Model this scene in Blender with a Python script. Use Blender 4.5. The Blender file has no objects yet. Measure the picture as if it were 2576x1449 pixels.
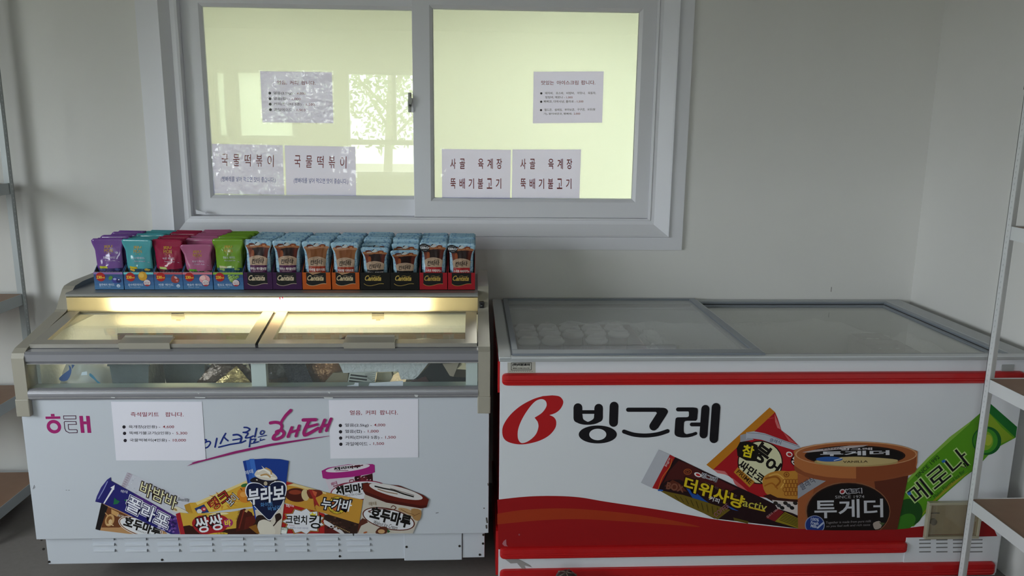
import bpy, bmesh, math, random
from mathutils import Vector, Matrix
random.seed(7)
SC = bpy.context.scene
COL = SC.collection
# ---------------------------------------------------------------- camera
W, H, F = 2576, 1449, 1979.16
HC = 1.56
CAM = Vector((0.0, -3.4255, HC))
_p, _y, _r = math.radians(11.589), math.radians(2.908), math.radians(0.649)
FW = Vector((math.sin(_y)*math.cos(_p), math.cos(_y)*math.cos(_p), -math.sin(_p)))
_r0 = Vector((math.cos(_y), -math.sin(_y), 0)); _u0 = _r0.cross(FW)
RT = math.cos(_r)*_r0 + math.sin(_r)*_u0
UP = -math.sin(_r)*_r0 + math.cos(_r)*_u0
cd = bpy.data.cameras.new('camera'); cam = bpy.data.objects.new('camera', cd); COL.objects.link(cam)
cd.sensor_fit = 'HORIZONTAL'; cd.sensor_width = 36.0; cd.lens = F/W*36.0
cd.clip_start = 0.05; cd.clip_end = 200
cam.matrix_world = Matrix(((RT.x, UP.x, -FW.x, CAM.x), (RT.y, UP.y, -FW.y, CAM.y), (RT.z, UP.z, -FW.z, CAM.z), (0, 0, 0, 1)))
SC.camera = cam
# ---------------------------------------------------------------- sky, exposure, daylight
wd = bpy.data.worlds.new('sky'); SC.world = wd; wd.use_nodes = True
bg = wd.node_tree.nodes['Background']
SKY = 8.0
tc = wd.node_tree.nodes.new('ShaderNodeTexCoord'); sx = wd.node_tree.nodes.new('ShaderNodeSeparateXYZ')
cr = wd.node_tree.nodes.new('ShaderNodeValToRGB')
cr.color_ramp.elements[0].position = 0.42; cr.color_ramp.elements[0].color = (0.20, 0.22, 0.19, 1)
cr.color_ramp.elements[1].position = 0.56; cr.color_ramp.elements[1].color = (0.88, 0.95, 1.0, 1)
mr = wd.node_tree.nodes.new('ShaderNodeMapRange'); mr.inputs[1].default_value = -1; mr.inputs[2].default_value = 1
L = wd.node_tree.links
L.new(tc.outputs['Generated'], sx.inputs[0]); L.new(sx.outputs['Z'], mr.inputs[0]); L.new(mr.outputs[0], cr.inputs[0]); L.new(cr.outputs[0], bg.inputs[0])
bg.inputs[1].default_value = SKY
SC.view_settings.view_transform = 'Standard'; SC.view_settings.look = 'None'
SC.view_settings.exposure = 0.83; SC.view_settings.gamma = 1.0; SC.view_settings.use_curve_mapping = False
SC.cycles.max_bounces = 10; SC.cycles.diffuse_bounces = 5; SC.cycles.glossy_bounces = 4
SC.cycles.transparent_max_bounces = 24; SC.cycles.transmission_bounces = 6
SC.cycles.use_denoising = True; SC.cycles.sample_clamp_indirect = 6.0
SC.cycles.caustics_reflective = False; SC.cycles.caustics_refractive = False

def portal(name, loc, rot, sx_, sy_):
    l = bpy.data.lights.new(name, 'AREA'); l.shape = 'RECTANGLE'; l.size = sx_; l.size_y = sy_
    l.cycles.is_portal = True
    o = bpy.data.objects.new(name, l); o.location = loc; o.rotation_euler = rot; COL.objects.link(o)
    return o
XL, XR, YR, YW, ZC = -3.45, 1.985, -6.0, -0.03, 2.62     # room: left, right, rear, window wall, ceiling
FZ = -0.06
LW = (-4.7, -1.9, 1.0, 2.15)                             # big window in the left wall: y0, y1, z0, z1
RWIN = [(-2.98, -2.84, 1.39, 2.17), (-2.74, -2.08, 1.39, 2.17), (-1.48, -0.50, 0.98, 2.17)]  # openings in the rear wall
portal('portal', (XL-0.12, (LW[0]+LW[1])/2, (LW[2]+LW[3])/2), (0, -math.pi/2, 0), LW[3]-LW[2], LW[1]-LW[0])
for (a, b, c, d) in RWIN[1:]:
    portal('portal', ((a+b)/2, YR-0.12, (c+d)/2), (math.pi/2, 0, 0), b-a, d-c)

# ---------------------------------------------------------------- pixel rays on to real planes
def ray(px, py):
    return FW + (px-W/2)/F*RT - (py-H/2)/F*UP
def onY(px, py, y):
    d = ray(px, py); return CAM + d*((y-CAM.y)/d.y)
def onZ(px, py, z):
    d = ray(px, py); return CAM + d*((z-CAM.z)/d.z)
# ---------------------------------------------------------------- materials
MATS = {}
def lin(c):
    c /= 255.0
    return c/12.92 if c <= 0.04045 else ((c+0.055)/1.055)**2.4
def hexc(h):
    h = h.lstrip('#'); return tuple(lin(int(h[i:i+2], 16)) for i in (0, 2, 4)) + (1.0,)
def mat(name, col, rough=0.5, metal=0.0, spec=0.5, bump=0.0, bscale=200.0, var=0.0, vscale=8.0, coat=0.0):
    if name in MATS: return MATS[name]
    m = bpy.data.materials.new(name); m.use_nodes = True; MATS[name] = m
    nt = m.node_tree; b = nt.nodes['Principled BSDF']
    c = hexc(col) if isinstance(col, str) else col
    b.inputs['Base Color'].default_value = c; b.inputs['Roughness'].default_value = rough
    b.inputs['Metallic'].default_value = metal; b.inputs['Specular IOR Level'].default_value = spec
    b.inputs['Coat Weight'].default_value = coat
    if bump or var:
        t = nt.nodes.new('ShaderNodeTexCoord')
    if var:
        n = nt.nodes.new('ShaderNodeTexNoise'); n.inputs['Scale'].default_value = vscale; n.inputs['Detail'].default_value = 5
        mx = nt.nodes.new('ShaderNodeMix'); mx.data_type = 'RGBA'
        mx.inputs[6].default_value = tuple(max(0, x*(1-var)) for x in c[:3])+(1,)
        mx.inputs[7].default_value = tuple(min(1, x*(1+var)) for x in c[:3])+(1,)
        nt.links.new(t.outputs['Object'], n.inputs['Vector']); nt.links.new(n.outputs['Fac'], mx.inputs[0])
        nt.links.new(mx.outputs[2], b.inputs['Base Color'])
    if bump:
        n2 = nt.nodes.new('ShaderNodeTexNoise'); n2.inputs['Scale'].default_value = bscale; n2.inputs['Detail'].default_value = 3
        bp = nt.nodes.new('ShaderNodeBump'); bp.inputs['Strength'].default_value = bump; bp.inputs['Distance'].default_value = 0.01
        nt.links.new(t.outputs['Object'], n2.inputs['Vector']); nt.links.new(n2.outputs['Fac'], bp.inputs['Height'])
        nt.links.new(bp.outputs[0], b.inputs['Normal'])
    return m
def ink(h, rough=0.5):
    return mat('ink_%s' % h.lstrip('#'), h, rough, spec=0.22)
def glass(name, ior=1.45, tint=(1, 1, 1), haze=0.0, rough=0.0, hazecol=(0.8, 0.8, 0.8), bump=0.0, bscale=20):
    if name in MATS: return MATS[name]
    m = bpy.data.materials.new(name); m.use_nodes = True; MATS[name] = m
    nt = m.node_tree; nt.nodes.remove(nt.nodes['Principled BSDF']); out = nt.nodes['Material Output']
    t = nt.nodes.new('ShaderNodeBsdfTransparent'); t.inputs[0].default_value = (*tint, 1)
    g = nt.nodes.new('ShaderNodeBsdfGlossy'); g.inputs['Roughness'].default_value = rough; g.inputs[0].default_value = (1, 1, 1, 1)
    f = nt.nodes.new('ShaderNodeFresnel'); f.inputs[0].default_value = ior
    ge = nt.nodes.new('ShaderNodeNewGeometry'); im = nt.nodes.new('ShaderNodeMix')   # thin sheet: the same reflectance from either side
    im.inputs[2].default_value = ior; im.inputs[3].default_value = 1/ior
    nt.links.new(ge.outputs['Backfacing'], im.inputs[0]); nt.links.new(im.outputs[0], f.inputs[0])
    mx = nt.nodes.new('ShaderNodeMixShader')
    nt.links.new(f.outputs[0], mx.inputs[0]); nt.links.new(t.outputs[0], mx.inputs[1]); nt.links.new(g.outputs[0], mx.inputs[2])
    last = mx
    if bump:
        tc_ = nt.nodes.new('ShaderNodeTexCoord'); n2 = nt.nodes.new('ShaderNodeTexNoise'); n2.inputs['Scale'].default_value = bscale
        n2.inputs['Detail'].default_value = 2
        bp = nt.nodes.new('ShaderNodeBump'); bp.inputs['Strength'].default_value = bump; bp.inputs['Distance'].default_value = 0.02
        nt.links.new(tc_.outputs['Object'], n2.inputs['Vector']); nt.links.new(n2.outputs['Fac'], bp.inputs['Height'])
        nt.links.new(bp.outputs[0], g.inputs['Normal']); nt.links.new(bp.outputs[0], f.inputs['Normal'])
    if haze:
        d = nt.nodes.new('ShaderNodeBsdfDiffuse'); d.inputs[0].default_value = (*hazecol, 1)
        m2 = nt.nodes.new('ShaderNodeMixShader'); m2.inputs[0].default_value = haze
        nt.links.new(last.outputs[0], m2.inputs[1]); nt.links.new(d.outputs[0], m2.inputs[2]); last = m2
    nt.links.new(last.outputs[0], out.inputs[0])
    return m
def translucent(name, col, fac=0.5, rough=0.5, gloss=0.0):
    if name in MATS: return MATS[name]
    m = bpy.data.materials.new(name); m.use_nodes = True; MATS[name] = m
    nt = m.node_tree; b = nt.nodes['Principled BSDF']; out = nt.nodes['Material Output']
    c = hexc(col) if isinstance(col, str) else col
    b.inputs['Base Color'].default_value = c; b.inputs['Roughness'].default_value = rough
    t = nt.nodes.new('ShaderNodeBsdfTranslucent'); t.inputs[0].default_value = c
    mx = nt.nodes.new('ShaderNodeMixShader'); mx.inputs[0].default_value = fac
    nt.links.new(b.outputs[0], mx.inputs[1]); nt.links.new(t.outputs[0], mx.inputs[2]); nt.links.new(mx.outputs[0], out.inputs[0])
    return m
def emit(name, col, s):
    m = bpy.data.materials.new(name); m.use_nodes = True
    nt = m.node_tree; nt.nodes.remove(nt.nodes['Principled BSDF'])
    e = nt.nodes.new('ShaderNodeEmission'); e.inputs[0].default_value = (*col, 1); e.inputs[1].default_value = s
    nt.links.new(e.outputs[0], nt.nodes['Material Output'].inputs[0]); return m
# ---------------------------------------------------------------- mesh building
class MB:
    def __init__(self): self.v = []; self.f = []; self.m = []; self.sm = []; self.mats = []
    def mi(self, m):
        if m not in self.mats: self.mats.append(m)
        return self.mats.index(m)
    def add(self, vs, fs, m, smooth=False):
        o = len(self.v); self.v += [tuple(p) for p in vs]; k = self.mi(m)
        for f in fs: self.f.append([o+i for i in f]); self.m.append(k); self.sm.append(smooth)
        return self
    def box(self, a, b, m, bev=0.0):
        x0, y0, z0 = (min(a[i], b[i]) for i in range(3)); x1, y1, z1 = (max(a[i], b[i]) for i in range(3))
        if bev:
            bm = bmesh.new(); bmesh.ops.create_cube(bm, size=1.0)
            for v in bm.verts: v.co = Vector((x0+(v.co.x+.5)*(x1-x0), y0+(v.co.y+.5)*(y1-y0), z0+(v.co.z+.5)*(z1-z0)))
            bmesh.ops.bevel(bm, geom=bm.edges[:], offset=bev, segments=2, affect='EDGES', profile=0.5)
            bm.verts.index_update()
            self.add([v.co[:] for v in bm.verts], [[v.index for v in f.verts] for f in bm.faces], m); bm.free(); return self
        vs = [(x0, y0, z0), (x1, y0, z0), (x1, y1, z0), (x0, y1, z0), (x0, y0, z1), (x1, y0, z1), (x1, y1, z1), (x0, y1, z1)]
        fs = [(0, 3, 2, 1), (4, 5, 6, 7), (0, 1, 5, 4), (1, 2, 6, 5), (2, 3, 7, 6), (3, 0, 4, 7)]
        return self.add(vs, fs, m)
    def prism(self, prof, axis, a, b, m, smooth=False):
        """prof: 2-D outline in the other two axes (x: y,z  y: x,z  z: x,y), swept from a to b"""
        n = len(prof)
        def P(p, t): return (t, p[0], p[1]) if axis == 'x' else ((p[0], t, p[1]) if axis == 'y' else (p[0], p[1], t))
        vs = [P(p, a) for p in prof] + [P(p, b) for p in prof]
        fs = [[i, (i+1) % n, n+(i+1) % n, n+i] for i in range(n)]
        self.add(vs, fs, m, smooth); self.add(vs[:n], [list(range(n))], m); self.add(vs[n:], [list(range(n))], m); return self
    def tube(self, p, q, r, m, n=16, r2=None, caps=True, smooth=True):
        p = Vector(p); q = Vector(q); d = (q-p).normalized(); a = d.orthogonal().normalized(); b = d.cross(a); r2 = r if r2 is None else r2
        vs = []
        for c, rr in ((p, r), (q, r2)):
            for i in range(n):
                t = 2*math.pi*i/n; vs.append(c+(a*math.cos(t)+b*math.sin(t))*rr)
        self.add(vs, [[i, (i+1) % n, n+(i+1) % n, n+i] for i in range(n)], m, smooth)
        if caps: self.add(vs[:n], [list(range(n))], m); self.add(vs[n:], [list(range(n))], m)
        return self
    def lathe(self, prof, c, m, n=24, smooth=True):
        k = len(prof); vs = []
        for (r, z) in prof:
            for i in range(n):
                t = 2*math.pi*i/n; vs.append((c[0]+r*math.cos(t), c[1]+r*math.sin(t), c[2]+z))
        fs = [[j*n+i, j*n+(i+1) % n, (j+1)*n+(i+1) % n, (j+1)*n+i] for j in range(k-1) for i in range(n)]
        return self.add(vs, fs, m, smooth)
    def blob(self, c, r, m, seed=0, amp=0.25, nu=20, nv=12, freq=2.5):
        from mathutils import noise
        vs = []; fs = []
        for j in range(nv+1):
            th = math.pi*j/nv
            for i in range(nu):
                ph = 2*math.pi*i/nu
                d = Vector((math.sin(th)*math.cos(ph), math.sin(th)*math.sin(ph), math.cos(th)))
                k = 1+amp*noise.noise(d*freq+Vector((seed*3.1, seed*1.7, 0)))+amp*.5*noise.noise(d*freq*2.7+Vector((seed, 5, 2)))
                vs.append((c[0]+d.x*r[0]*k, c[1]+d.y*r[1]*k, c[2]+d.z*r[2]*k))
        for j in range(nv):
            for i in range(nu): fs.append([j*nu+i, j*nu+(i+1) % nu, (j+1)*nu+(i+1) % nu, (j+1)*nu+i])
        return self.add(vs, fs, m, True)
    def ridge(self, axis, a, b, y, z, ry, rz, m, seed=0, n=70, k=10):
        """long uneven bank of frost along x or y"""
        from mathutils import noise
        vs = []; fs = []
        for i in range(n+1):
            t = a+(b-a)*i/n
            g = 1+.28*noise.noise(Vector((t*3.1, seed, 0)))+.16*noise.noise(Vector((t*11, seed, 4)))
            e = min(1, 6*min(i, n-i)/n+.15)
            for j in range(k):
                an = 2*math.pi*j/k; w = g*e*(1+.22*noise.noise(Vector((t*9, math.cos(an)*2+seed, math.sin(an)*2))))
                p = (t, y+ry*math.cos(an)*min(w, 1.15), z+rz*math.sin(an)*w)
                vs.append(p if axis == 'x' else (p[1], p[0], p[2]))
        for i in range(n):
            for j in range(k): fs.append([i*k+j, i*k+(j+1) % k, (i+1)*k+(j+1) % k, (i+1)*k+j])
        fs += [list(range(k)), list(range(n*k, n*k+k))]
        return self.add(vs, fs, m, True)
    def loft(self, prof, xs, m):
        """(y,z) outline swept along x; xs: (x, scale about the outline's middle)"""
        n = len(prof); cz = (min(p[1] for p in prof)+max(p[1] for p in prof))/2; y0 = prof[0][0]
        vs = [(x, y0+(y-y0)*s, cz+(z-cz)*s) for x, s in xs for y, z in prof]; fs = []
        for i in range(len(xs)-1):
            for j in range(n): fs.append([i*n+j, i*n+(j+1) % n, (i+1)*n+(j+1) % n, (i+1)*n+j])
        fs += [list(range(n)), list(range((len(xs)-1)*n, len(xs)*n))]
        return self.add(vs, fs, m)
    def build(self, name, parent=None, kind=None):
        me = bpy.data.meshes.new(name); me.from_pydata(self.v, [], self.f)
        for m in self.mats: me.materials.append(m)
        me.polygons.foreach_set('material_index', self.m); me.polygons.foreach_set('use_smooth', self.sm)
        bm = bmesh.new(); bm.from_mesh(me)
        bmesh.ops.remove_doubles(bm, verts=bm.verts[:], dist=1e-6) if len(self.v) < 4000 and not getattr(self, 'flat', False) else None
        if not getattr(self, 'flat', False): bmesh.ops.recalc_face_normals(bm, faces=bm.faces[:])
        bm.to_mesh(me); bm.free(); me.update()
        o = bpy.data.objects.new(name, me); COL.objects.link(o)
        if parent is not None: o.parent = parent
        if kind: o['kind'] = kind
        return o
def world_base(o):
    b = Vector((0, 0, 0))
    while o is not None: b += o.location; o = o.parent
    return b
def thing(name, label, cat, loc=(0, 0, 0), group=None):
    """Empty at the thing's base. Parts are modelled in world coordinates and shifted by the base when parented."""
    o = bpy.data.objects.new(name, None); COL.objects.link(o); o.empty_display_size = 0.05
    o.location = loc; o['label'] = label; o['category'] = cat
    if group: o['group'] = group
    return o
def part(mb, name, parent, label=None):
    o = mb.build(name)
    b = world_base(parent)
    for v in o.data.vertices: v.co -= b
    o.parent = parent
    if label: o['label'] = label
    return o
def tag(o, label, cat, group=None):
    o['label'] = label; o['category'] = cat
    if group: o['group'] = group
    return o
def struct(mb, name, parent=None):
    o = mb.build(name)
    if parent is not None: o.parent = parent
    else: o['kind'] = 'structure'
    return o
# ---------------------------------------------------------------- flat print (lettering, pictures) on a real surface
_TX = {}
def text_geom(s, off=0.0, shear=0.0):
    k = (s, round(off, 4), shear)
    if k in _TX: return _TX[k]
    c = bpy.data.curves.new('t', 'FONT'); c.body = s; c.resolution_u = 3; c.offset = off; c.shear = shear
    o = bpy.data.objects.new('t', c); COL.objects.link(o)
    dg = bpy.context.evaluated_depsgraph_get(); me = bpy.data.meshes.new_from_object(o.evaluated_get(dg))
    vs = [(v.co.x, v.co.y) for v in me.vertices]; fs = [list(p.vertices) for p in me.polygons]
    bpy.data.objects.remove(o); bpy.data.curves.remove(c); bpy.data.meshes.remove(me)
    bb = (min(v[0] for v in vs), min(v[1] for v in vs), max(v[0] for v in vs), max(v[1] for v in vs))
    _TX[k] = (vs, fs, bb); return _TX[k]
def smooth(pts, n=6, closed=True):
    out = []; N = len(pts)
    rng = range(N) if closed else range(N-1)
    for i in rng:
        if closed: p0, p1, p2, p3 = pts[i-1], pts[i], pts[(i+1) % N], pts[(i+2) % N]
        else: p0, p1, p2, p3 = pts[max(i-1, 0)], pts[i], pts[i+1], pts[min(i+2, N-1)]
        for k in range(n):
            t = k/n; t2 = t*t; t3 = t2*t
            out.append(tuple(0.5*((2*p1[j])+(-p0[j]+p2[j])*t+(2*p0[j]-5*p1[j]+4*p2[j]-p3[j])*t2+(-p0[j]+3*p1[j]-3*p2[j]+p3[j])*t3) for j in (0, 1)))
    if not closed: out.append(tuple(pts[-1]))
    return out
class Print:
    """shapes drawn in a picture's own units (ox,oy,scale) and mapped by f(x,y,offset) on to the printed surface"""
    def __init__(self, f, step=0.00002, start=0.0002):
        self.f = f; self.mb = MB(); self.mb.flat = True; self.o = start; self.step = step; self.ox = self.oy = 0.0; self.s = 1.0; self.div = 0
        self.clip = None; self.tdiv = 0
    def view(self, ox, oy, s): self.ox, self.oy, self.s = ox, oy, s; return self
    def P(self, p):
        x, y = self.ox+p[0]/self.s, self.oy+p[1]/self.s
        if self.clip: x, y = self.clip(x, y)
        return self.f(x, y, self.o)
    def _add(self, pts, faces, col):
        m = ink(col) if isinstance(col, str) else col
        if self.div:
            bm = bmesh.new(); vs = [bm.verts.new((p[0], p[1], 0)) for p in pts]
            for f in faces:
                try: bm.faces.new([vs[i] for i in f])
                except ValueError: pass
            bmesh.ops.triangulate(bm, faces=bm.faces[:])
            for _ in range(6):
                es = [e for e in bm.edges if e.calc_length()/self.s > self.div]
                if not es: break
                bmesh.ops.subdivide_edges(bm, edges=es, cuts=1)
                bmesh.ops.triangulate(bm, faces=bm.faces[:])
            bm.verts.index_update()
            pts = [v.co[:2] for v in bm.verts]; faces = [[v.index for v in f.verts] for f in bm.faces]; bm.free()
        self.mb.add([self.P(p) for p in pts], faces, m); self.o += self.step; return self
    def poly(self, pts, col, sm=0):
        if sm: pts = smooth(pts, sm)
        n = len(pts); a = sum(pts[i-1][0]*pts[i][1]-pts[i][0]*pts[i-1][1] for i in range(n))
        if a > 0: pts = pts[::-1]
        return self._add(pts, [list(range(n))], col)
    def ell(self, cx, cy, rx, ry, col, rot=0, n=36, a0=0, a1=360):
        c, s = math.cos(math.radians(rot)), math.sin(math.radians(rot)); pts = []
        for i in range(n):
            t = math.radians(a0+(a1-a0)*i/(n if a1-a0 == 360 else n-1)); x, y = rx*math.cos(t), ry*math.sin(t)
            pts.append((cx+x*c-y*s, cy+x*s+y*c))
        return self.poly(pts, col)
    def ring(self, cx, cy, rx, ry, w, col, rot=0, n=40):
        c, s = math.cos(math.radians(rot)), math.sin(math.radians(rot)); pts = []
        for k in (0, 1):
            for i in range(n):
                t = 2*math.pi*i/n; x, y = (rx-k*w)*math.cos(t), (ry-k*w)*math.sin(t); pts.append((cx+x*c-y*s, cy+x*s+y*c))
        return self._add(pts, [[i, n+i, n+(i+1) % n, (i+1) % n] for i in range(n)], col)
    def stroke(self, pts, w, col, sm=0, closed=False, w1=None, caps=True):
        if sm: pts = smooth(pts, sm, closed)
        n = len(pts); L_ = []; R_ = []
        for i in range(n):
            a = pts[i-1] if (i > 0 or closed) else pts[i]; b = pts[(i+1) % n] if (i < n-1 or closed) else pts[i]
            dx, dy = b[0]-a[0], b[1]-a[1]; l = math.hypot(dx, dy) or 1
            ww = (w if w1 is None else w+(w1-w)*i/(n-1))/2
            # mitre
            if 0 < i < n-1 or closed:
                p = pts[i]; d1 = (p[0]-a[0], p[1]-a[1]); d2 = (b[0]-p[0], b[1]-p[1]); l1 = math.hypot(*d1) or 1; l2 = math.hypot(*d2) or 1
                cs = (d1[0]*d2[0]+d1[1]*d2[1])/(l1*l2); tx, ty = d1[0]/l1+d2[0]/l2, d1[1]/l1+d2[1]/l2; tl = math.hypot(tx, ty)
                if tl > 0.3: dx, dy, l = tx, ty, tl; ww = ww/max(0.55, math.sqrt(max(0, (1+cs)/2)))
            nx, ny = -dy/l*ww, dx/l*ww
            L_.append((pts[i][0]+nx, pts[i][1]+ny)); R_.append((pts[i][0]-nx, pts[i][1]-ny))
        fs = [[i, i+1, n+i+1, n+i] for i in range(n-1)]
        if closed: fs.append([n-1, 0, n, 2*n-1])
        if self.div: self._add(L_+R_, fs, col)
        else:
            o0 = self.o; q = []
            for side in (L_, R_):
                for i, p_ in enumerate(side): self.o = o0+0.00008*i/n; q.append(self.P(p_))
            self.o = o0+0.00008+self.step; self.mb.add(q, fs, ink(col) if isinstance(col, str) else col)
        if caps and not closed:
            self.o -= self.step*1.5
            for e in (0, n-1):
                ww = (w if (w1 is None or e == 0) else w1)/2
                self.ell(pts[e][0], pts[e][1], ww, ww, col, n=14); self.o -= self.step*.9
            self.o += self.step*3.2
        return self
    def text(self, s, x, y, w, h, col, ang=0, bold=0.0, out=None, ow=0.0, shear=0.0, align='L', out2=None, ow2=0.0):
        """(x,y): left end of the base line (L) or centre of the text box (C); w,h: size of the inked box; ang: degrees clockwise"""
        base = text_geom(s, 0.0, shear)[2]; bw, bh = base[2]-base[0], base[3]-base[1]
        if w is None: w = h*bw/bh
        c, sn = math.cos(math.radians(ang)), math.sin(math.radians(ang))
        def place(off, cl):
            vs, fs, _ = text_geom(s, off, shear); pts = []
            for v in vs:
                u = (v[0]-base[0])/bw*w; q = -(v[1]-base[1])/bh*h
                if align == 'C': u -= w/2; q += h/2
                pts.append((x+u*c-q*sn, y+u*sn+q*c))
            self._add(pts, fs, cl)
        d = self.div; self.div = self.tdiv
        if out2: place(bold+ow2, out2)
        if out: place(bold+ow, out)
        place(bold, col); self.div = d
        return self
    def flush(self, name, parent):
        part(self.mb, name, parent); self.mb = MB(); self.mb.flat = True; return self
    def build(self, name, parent, label=None):
        if not self.mb.v: return None
        return part(self.mb, name, parent, label)
def planeY(y):
    return lambda px, py, o: onY(px, py, y) + Vector((0, -o, 0))
# ================================================================ THE SETTING
wall_m = mat('wall_paint', (0.80, 0.79, 0.765, 1), 0.75, bump=0.03, bscale=60, var=0.03, vscale=3)
ceil_m = mat('ceiling_paint', (0.26, 0.26, 0.24, 1), 0.8)
floor_m = mat('floor_vinyl', (0.215, 0.195, 0.182, 1), 0.55, var=0.12, vscale=60)
lime_m = mat('lime_paint', (0.725, 0.78, 0.635, 1), 0.8)
pvc = mat('white_pvc', (0.80, 0.80, 0.845, 1), 0.3, bump=0.01, bscale=30)
# window opening in the wall (hidden behind the casing)
ox0, ox1, oz0, oz1 = -1.27, 0.862, HC-0.475, HC+0.66
def wall_with_hole(mb, x0, x1, y0, y1, z0, z1, holes, m, axis='x'):
    """slab x0..x1 by z0..z1, holes (a,b,c,d) sorted along the run"""
    def B(a, b, c, d):
        if b-a < 1e-4 or d-c < 1e-4: return
        if axis == 'x': mb.box((a, y0, c), (b, y1, d), m)
        else: mb.box((y0, a, c), (y1, b, d), m)
    cur = x0
    for (a, b, c, d) in sorted(holes):
        B(cur, a, z0, z1); B(a, b, z0, c); B(a, b, d, z1); cur = b
    B(cur, x1, z0, z1)
mb = MB(); wall_with_hole(mb, XL-0.15, XR+0.15, YW, YW+0.13, FZ, ZC, [(ox0, ox1, oz0, oz1)], wall_m); struct(mb, 'wall_back')
mb = MB(); wall_with_hole(mb, YR-0.15, YW, XL-0.15, XL, FZ, ZC, [LW], wall_m, 'y'); struct(mb, 'wall_left')
mb = MB(); mb.box((XR, YR-0.15, FZ), (XR+0.15, YW, ZC), wall_m); struct(mb, 'wall_right')
mb = MB(); wall_with_hole(mb, XL, XR, YR-0.15, YR, FZ, ZC, RWIN, wall_m); struct(mb, 'wall_rear')
mb = MB(); mb.box((XL-0.3, YR-0.3, -0.21), (XR+1.6, 3.2, FZ), floor_m); struct(mb, 'floor')
mb = MB(); mb.box((XL-0.3, YR-0.3, ZC), (XR+1.6, 3.2, ZC+0.15), ceil_m); struct(mb, 'ceiling')
# the room beyond the serving window
mb = MB(); mb.box((XL-0.15, 2.6, FZ), (XR+1.5, 2.75, ZC), lime_m); struct(mb, 'wall_far')
mb = MB(); mb.box((XL-0.3, YW+0.13, FZ), (XL-0.15, 2.75, ZC), lime_m); struct(mb, 'wall_far_left')
mb = MB(); mb.box((XR+1.5, YW+0.13, FZ), (XR+1.6, 2.75, ZC), lime_m); struct(mb, 'wall_far_right')
mb = MB(); mb.box((-3.4, YW+0.14, FZ+.001), (3.3, 2.595, FZ+0.012), mat('pale_vinyl', (0.85, 0.72, 0.58, 1), 0.6)); struct(mb, 'floor_beyond')
# unseen ceiling lamps, added to light this room and brighten the panes
def added_strip_lamp(x, y):
    t = thing('added_lamp', 'added unseen white strip lamp on the ceiling of the room beyond the window', 'added lamp', (x, y, ZC-0.06), 'added strip lamps in the room beyond')
    part(MB().box((x-0.62, y-0.09, ZC-0.05), (x+0.62, y+0.09, ZC-0.001), mat('added_lamp_housing', '#e8e8e8', 0.4), 0.01), 'housing', t)
    part(MB().box((x-0.6, y-0.07, ZC-0.062), (x+0.6, y+0.07, ZC-0.05), emit('added_lamp_glow', (1.0, 0.97, 0.90), 21.5)), 'diffuser', t)
for x in (-1.6, 0.6): added_strip_lamp(x, 1.35)

# ---- window_1: the two-pane sliding window
ZT = HC+0.70
win = thing('window_1', 'white two-pane sliding serving window with paper notices on the glass', 'window', (0, 0, HC-0.52)); win['kind'] = 'structure'
def frame4(mb, outer, inner, yo, yi, m):
    """picture-frame ring: outer rect at depth yo, inner rect at depth yi (x0,x1,z0,z1)"""
    a = [(outer[0], yo, outer[2]), (outer[1], yo, outer[2]), (outer[1], yo, outer[3]), (outer[0], yo, outer[3])]
    b = [(inner[0], yi, inner[2]), (inner[1], yi, inner[2]), (inner[1], yi, inner[3]), (inner[0], yi, inner[3])]
    mb.add(a+b, [[i, (i+1) % 4, 4+(i+1) % 4, 4+i] for i in range(4)], m)
casing_o = (-1.352, 0.916, HC-0.523, HC+0.715); casing_i = (-1.258, 0.852, HC-0.464, HC+0.655)
mb = MB()
frame4(mb, casing_o, casing_o, YW, YW-0.016, pvc)
frame4(mb, casing_o, tuple(casing_i[i]+(-0.004, .004, -.004, .004)[i] for i in range(4)), YW-0.016, YW-0.018, pvc)
frame4(mb, tuple(casing_i[i]+(-0.004, .004, -.004, .004)[i] for i in range(4)), casing_i, YW-0.018, YW-0.030, pvc)
frame4(mb, casing_i, tuple(casing_i[i]+(0.006, -.006, .006, -.006)[i] for i in range(4)), YW-0.030, YW-0.024, pvc)
c2 = tuple(casing_i[i]+(0.006, -.006, .006, -.006)[i] for i in range(4))
part(mb, 'casing', win)
fr_i = (-1.196, 0.764, HC-0.388, HC+0.56)
mb = MB()
f1 = tuple(fr_i[i]+(-.028, .028, -.026, .026)[i] for i in range(4)); f2 = tuple(fr_i[i]+(-.012, .012, -.010, .010)[i] for i in range(4))
frame4(mb, c2, f1, YW-0.024, YW+0.004, pvc); frame4(mb, f1, f2, YW+0.004, YW+0.006, pvc)
frame4(mb, f2, tuple(fr_i[i]+(-.010, .010, -.008, .008)[i] for i in range(4)), YW+0.006, YW+0.001, pvc)
frame4(mb, tuple(fr_i[i]+(-.010, .010, -.008, .008)[i] for i in range(4)), fr_i, YW+0.001, YW+0.004, pvc)
frame4(mb, fr_i, fr_i, YW+0.004, YW+0.12, pvc)
part(mb, 'window_frame', win)
glass_m = glass('window_glass', ior=1.5, tint=(0.965, 0.985, 0.965))
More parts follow.
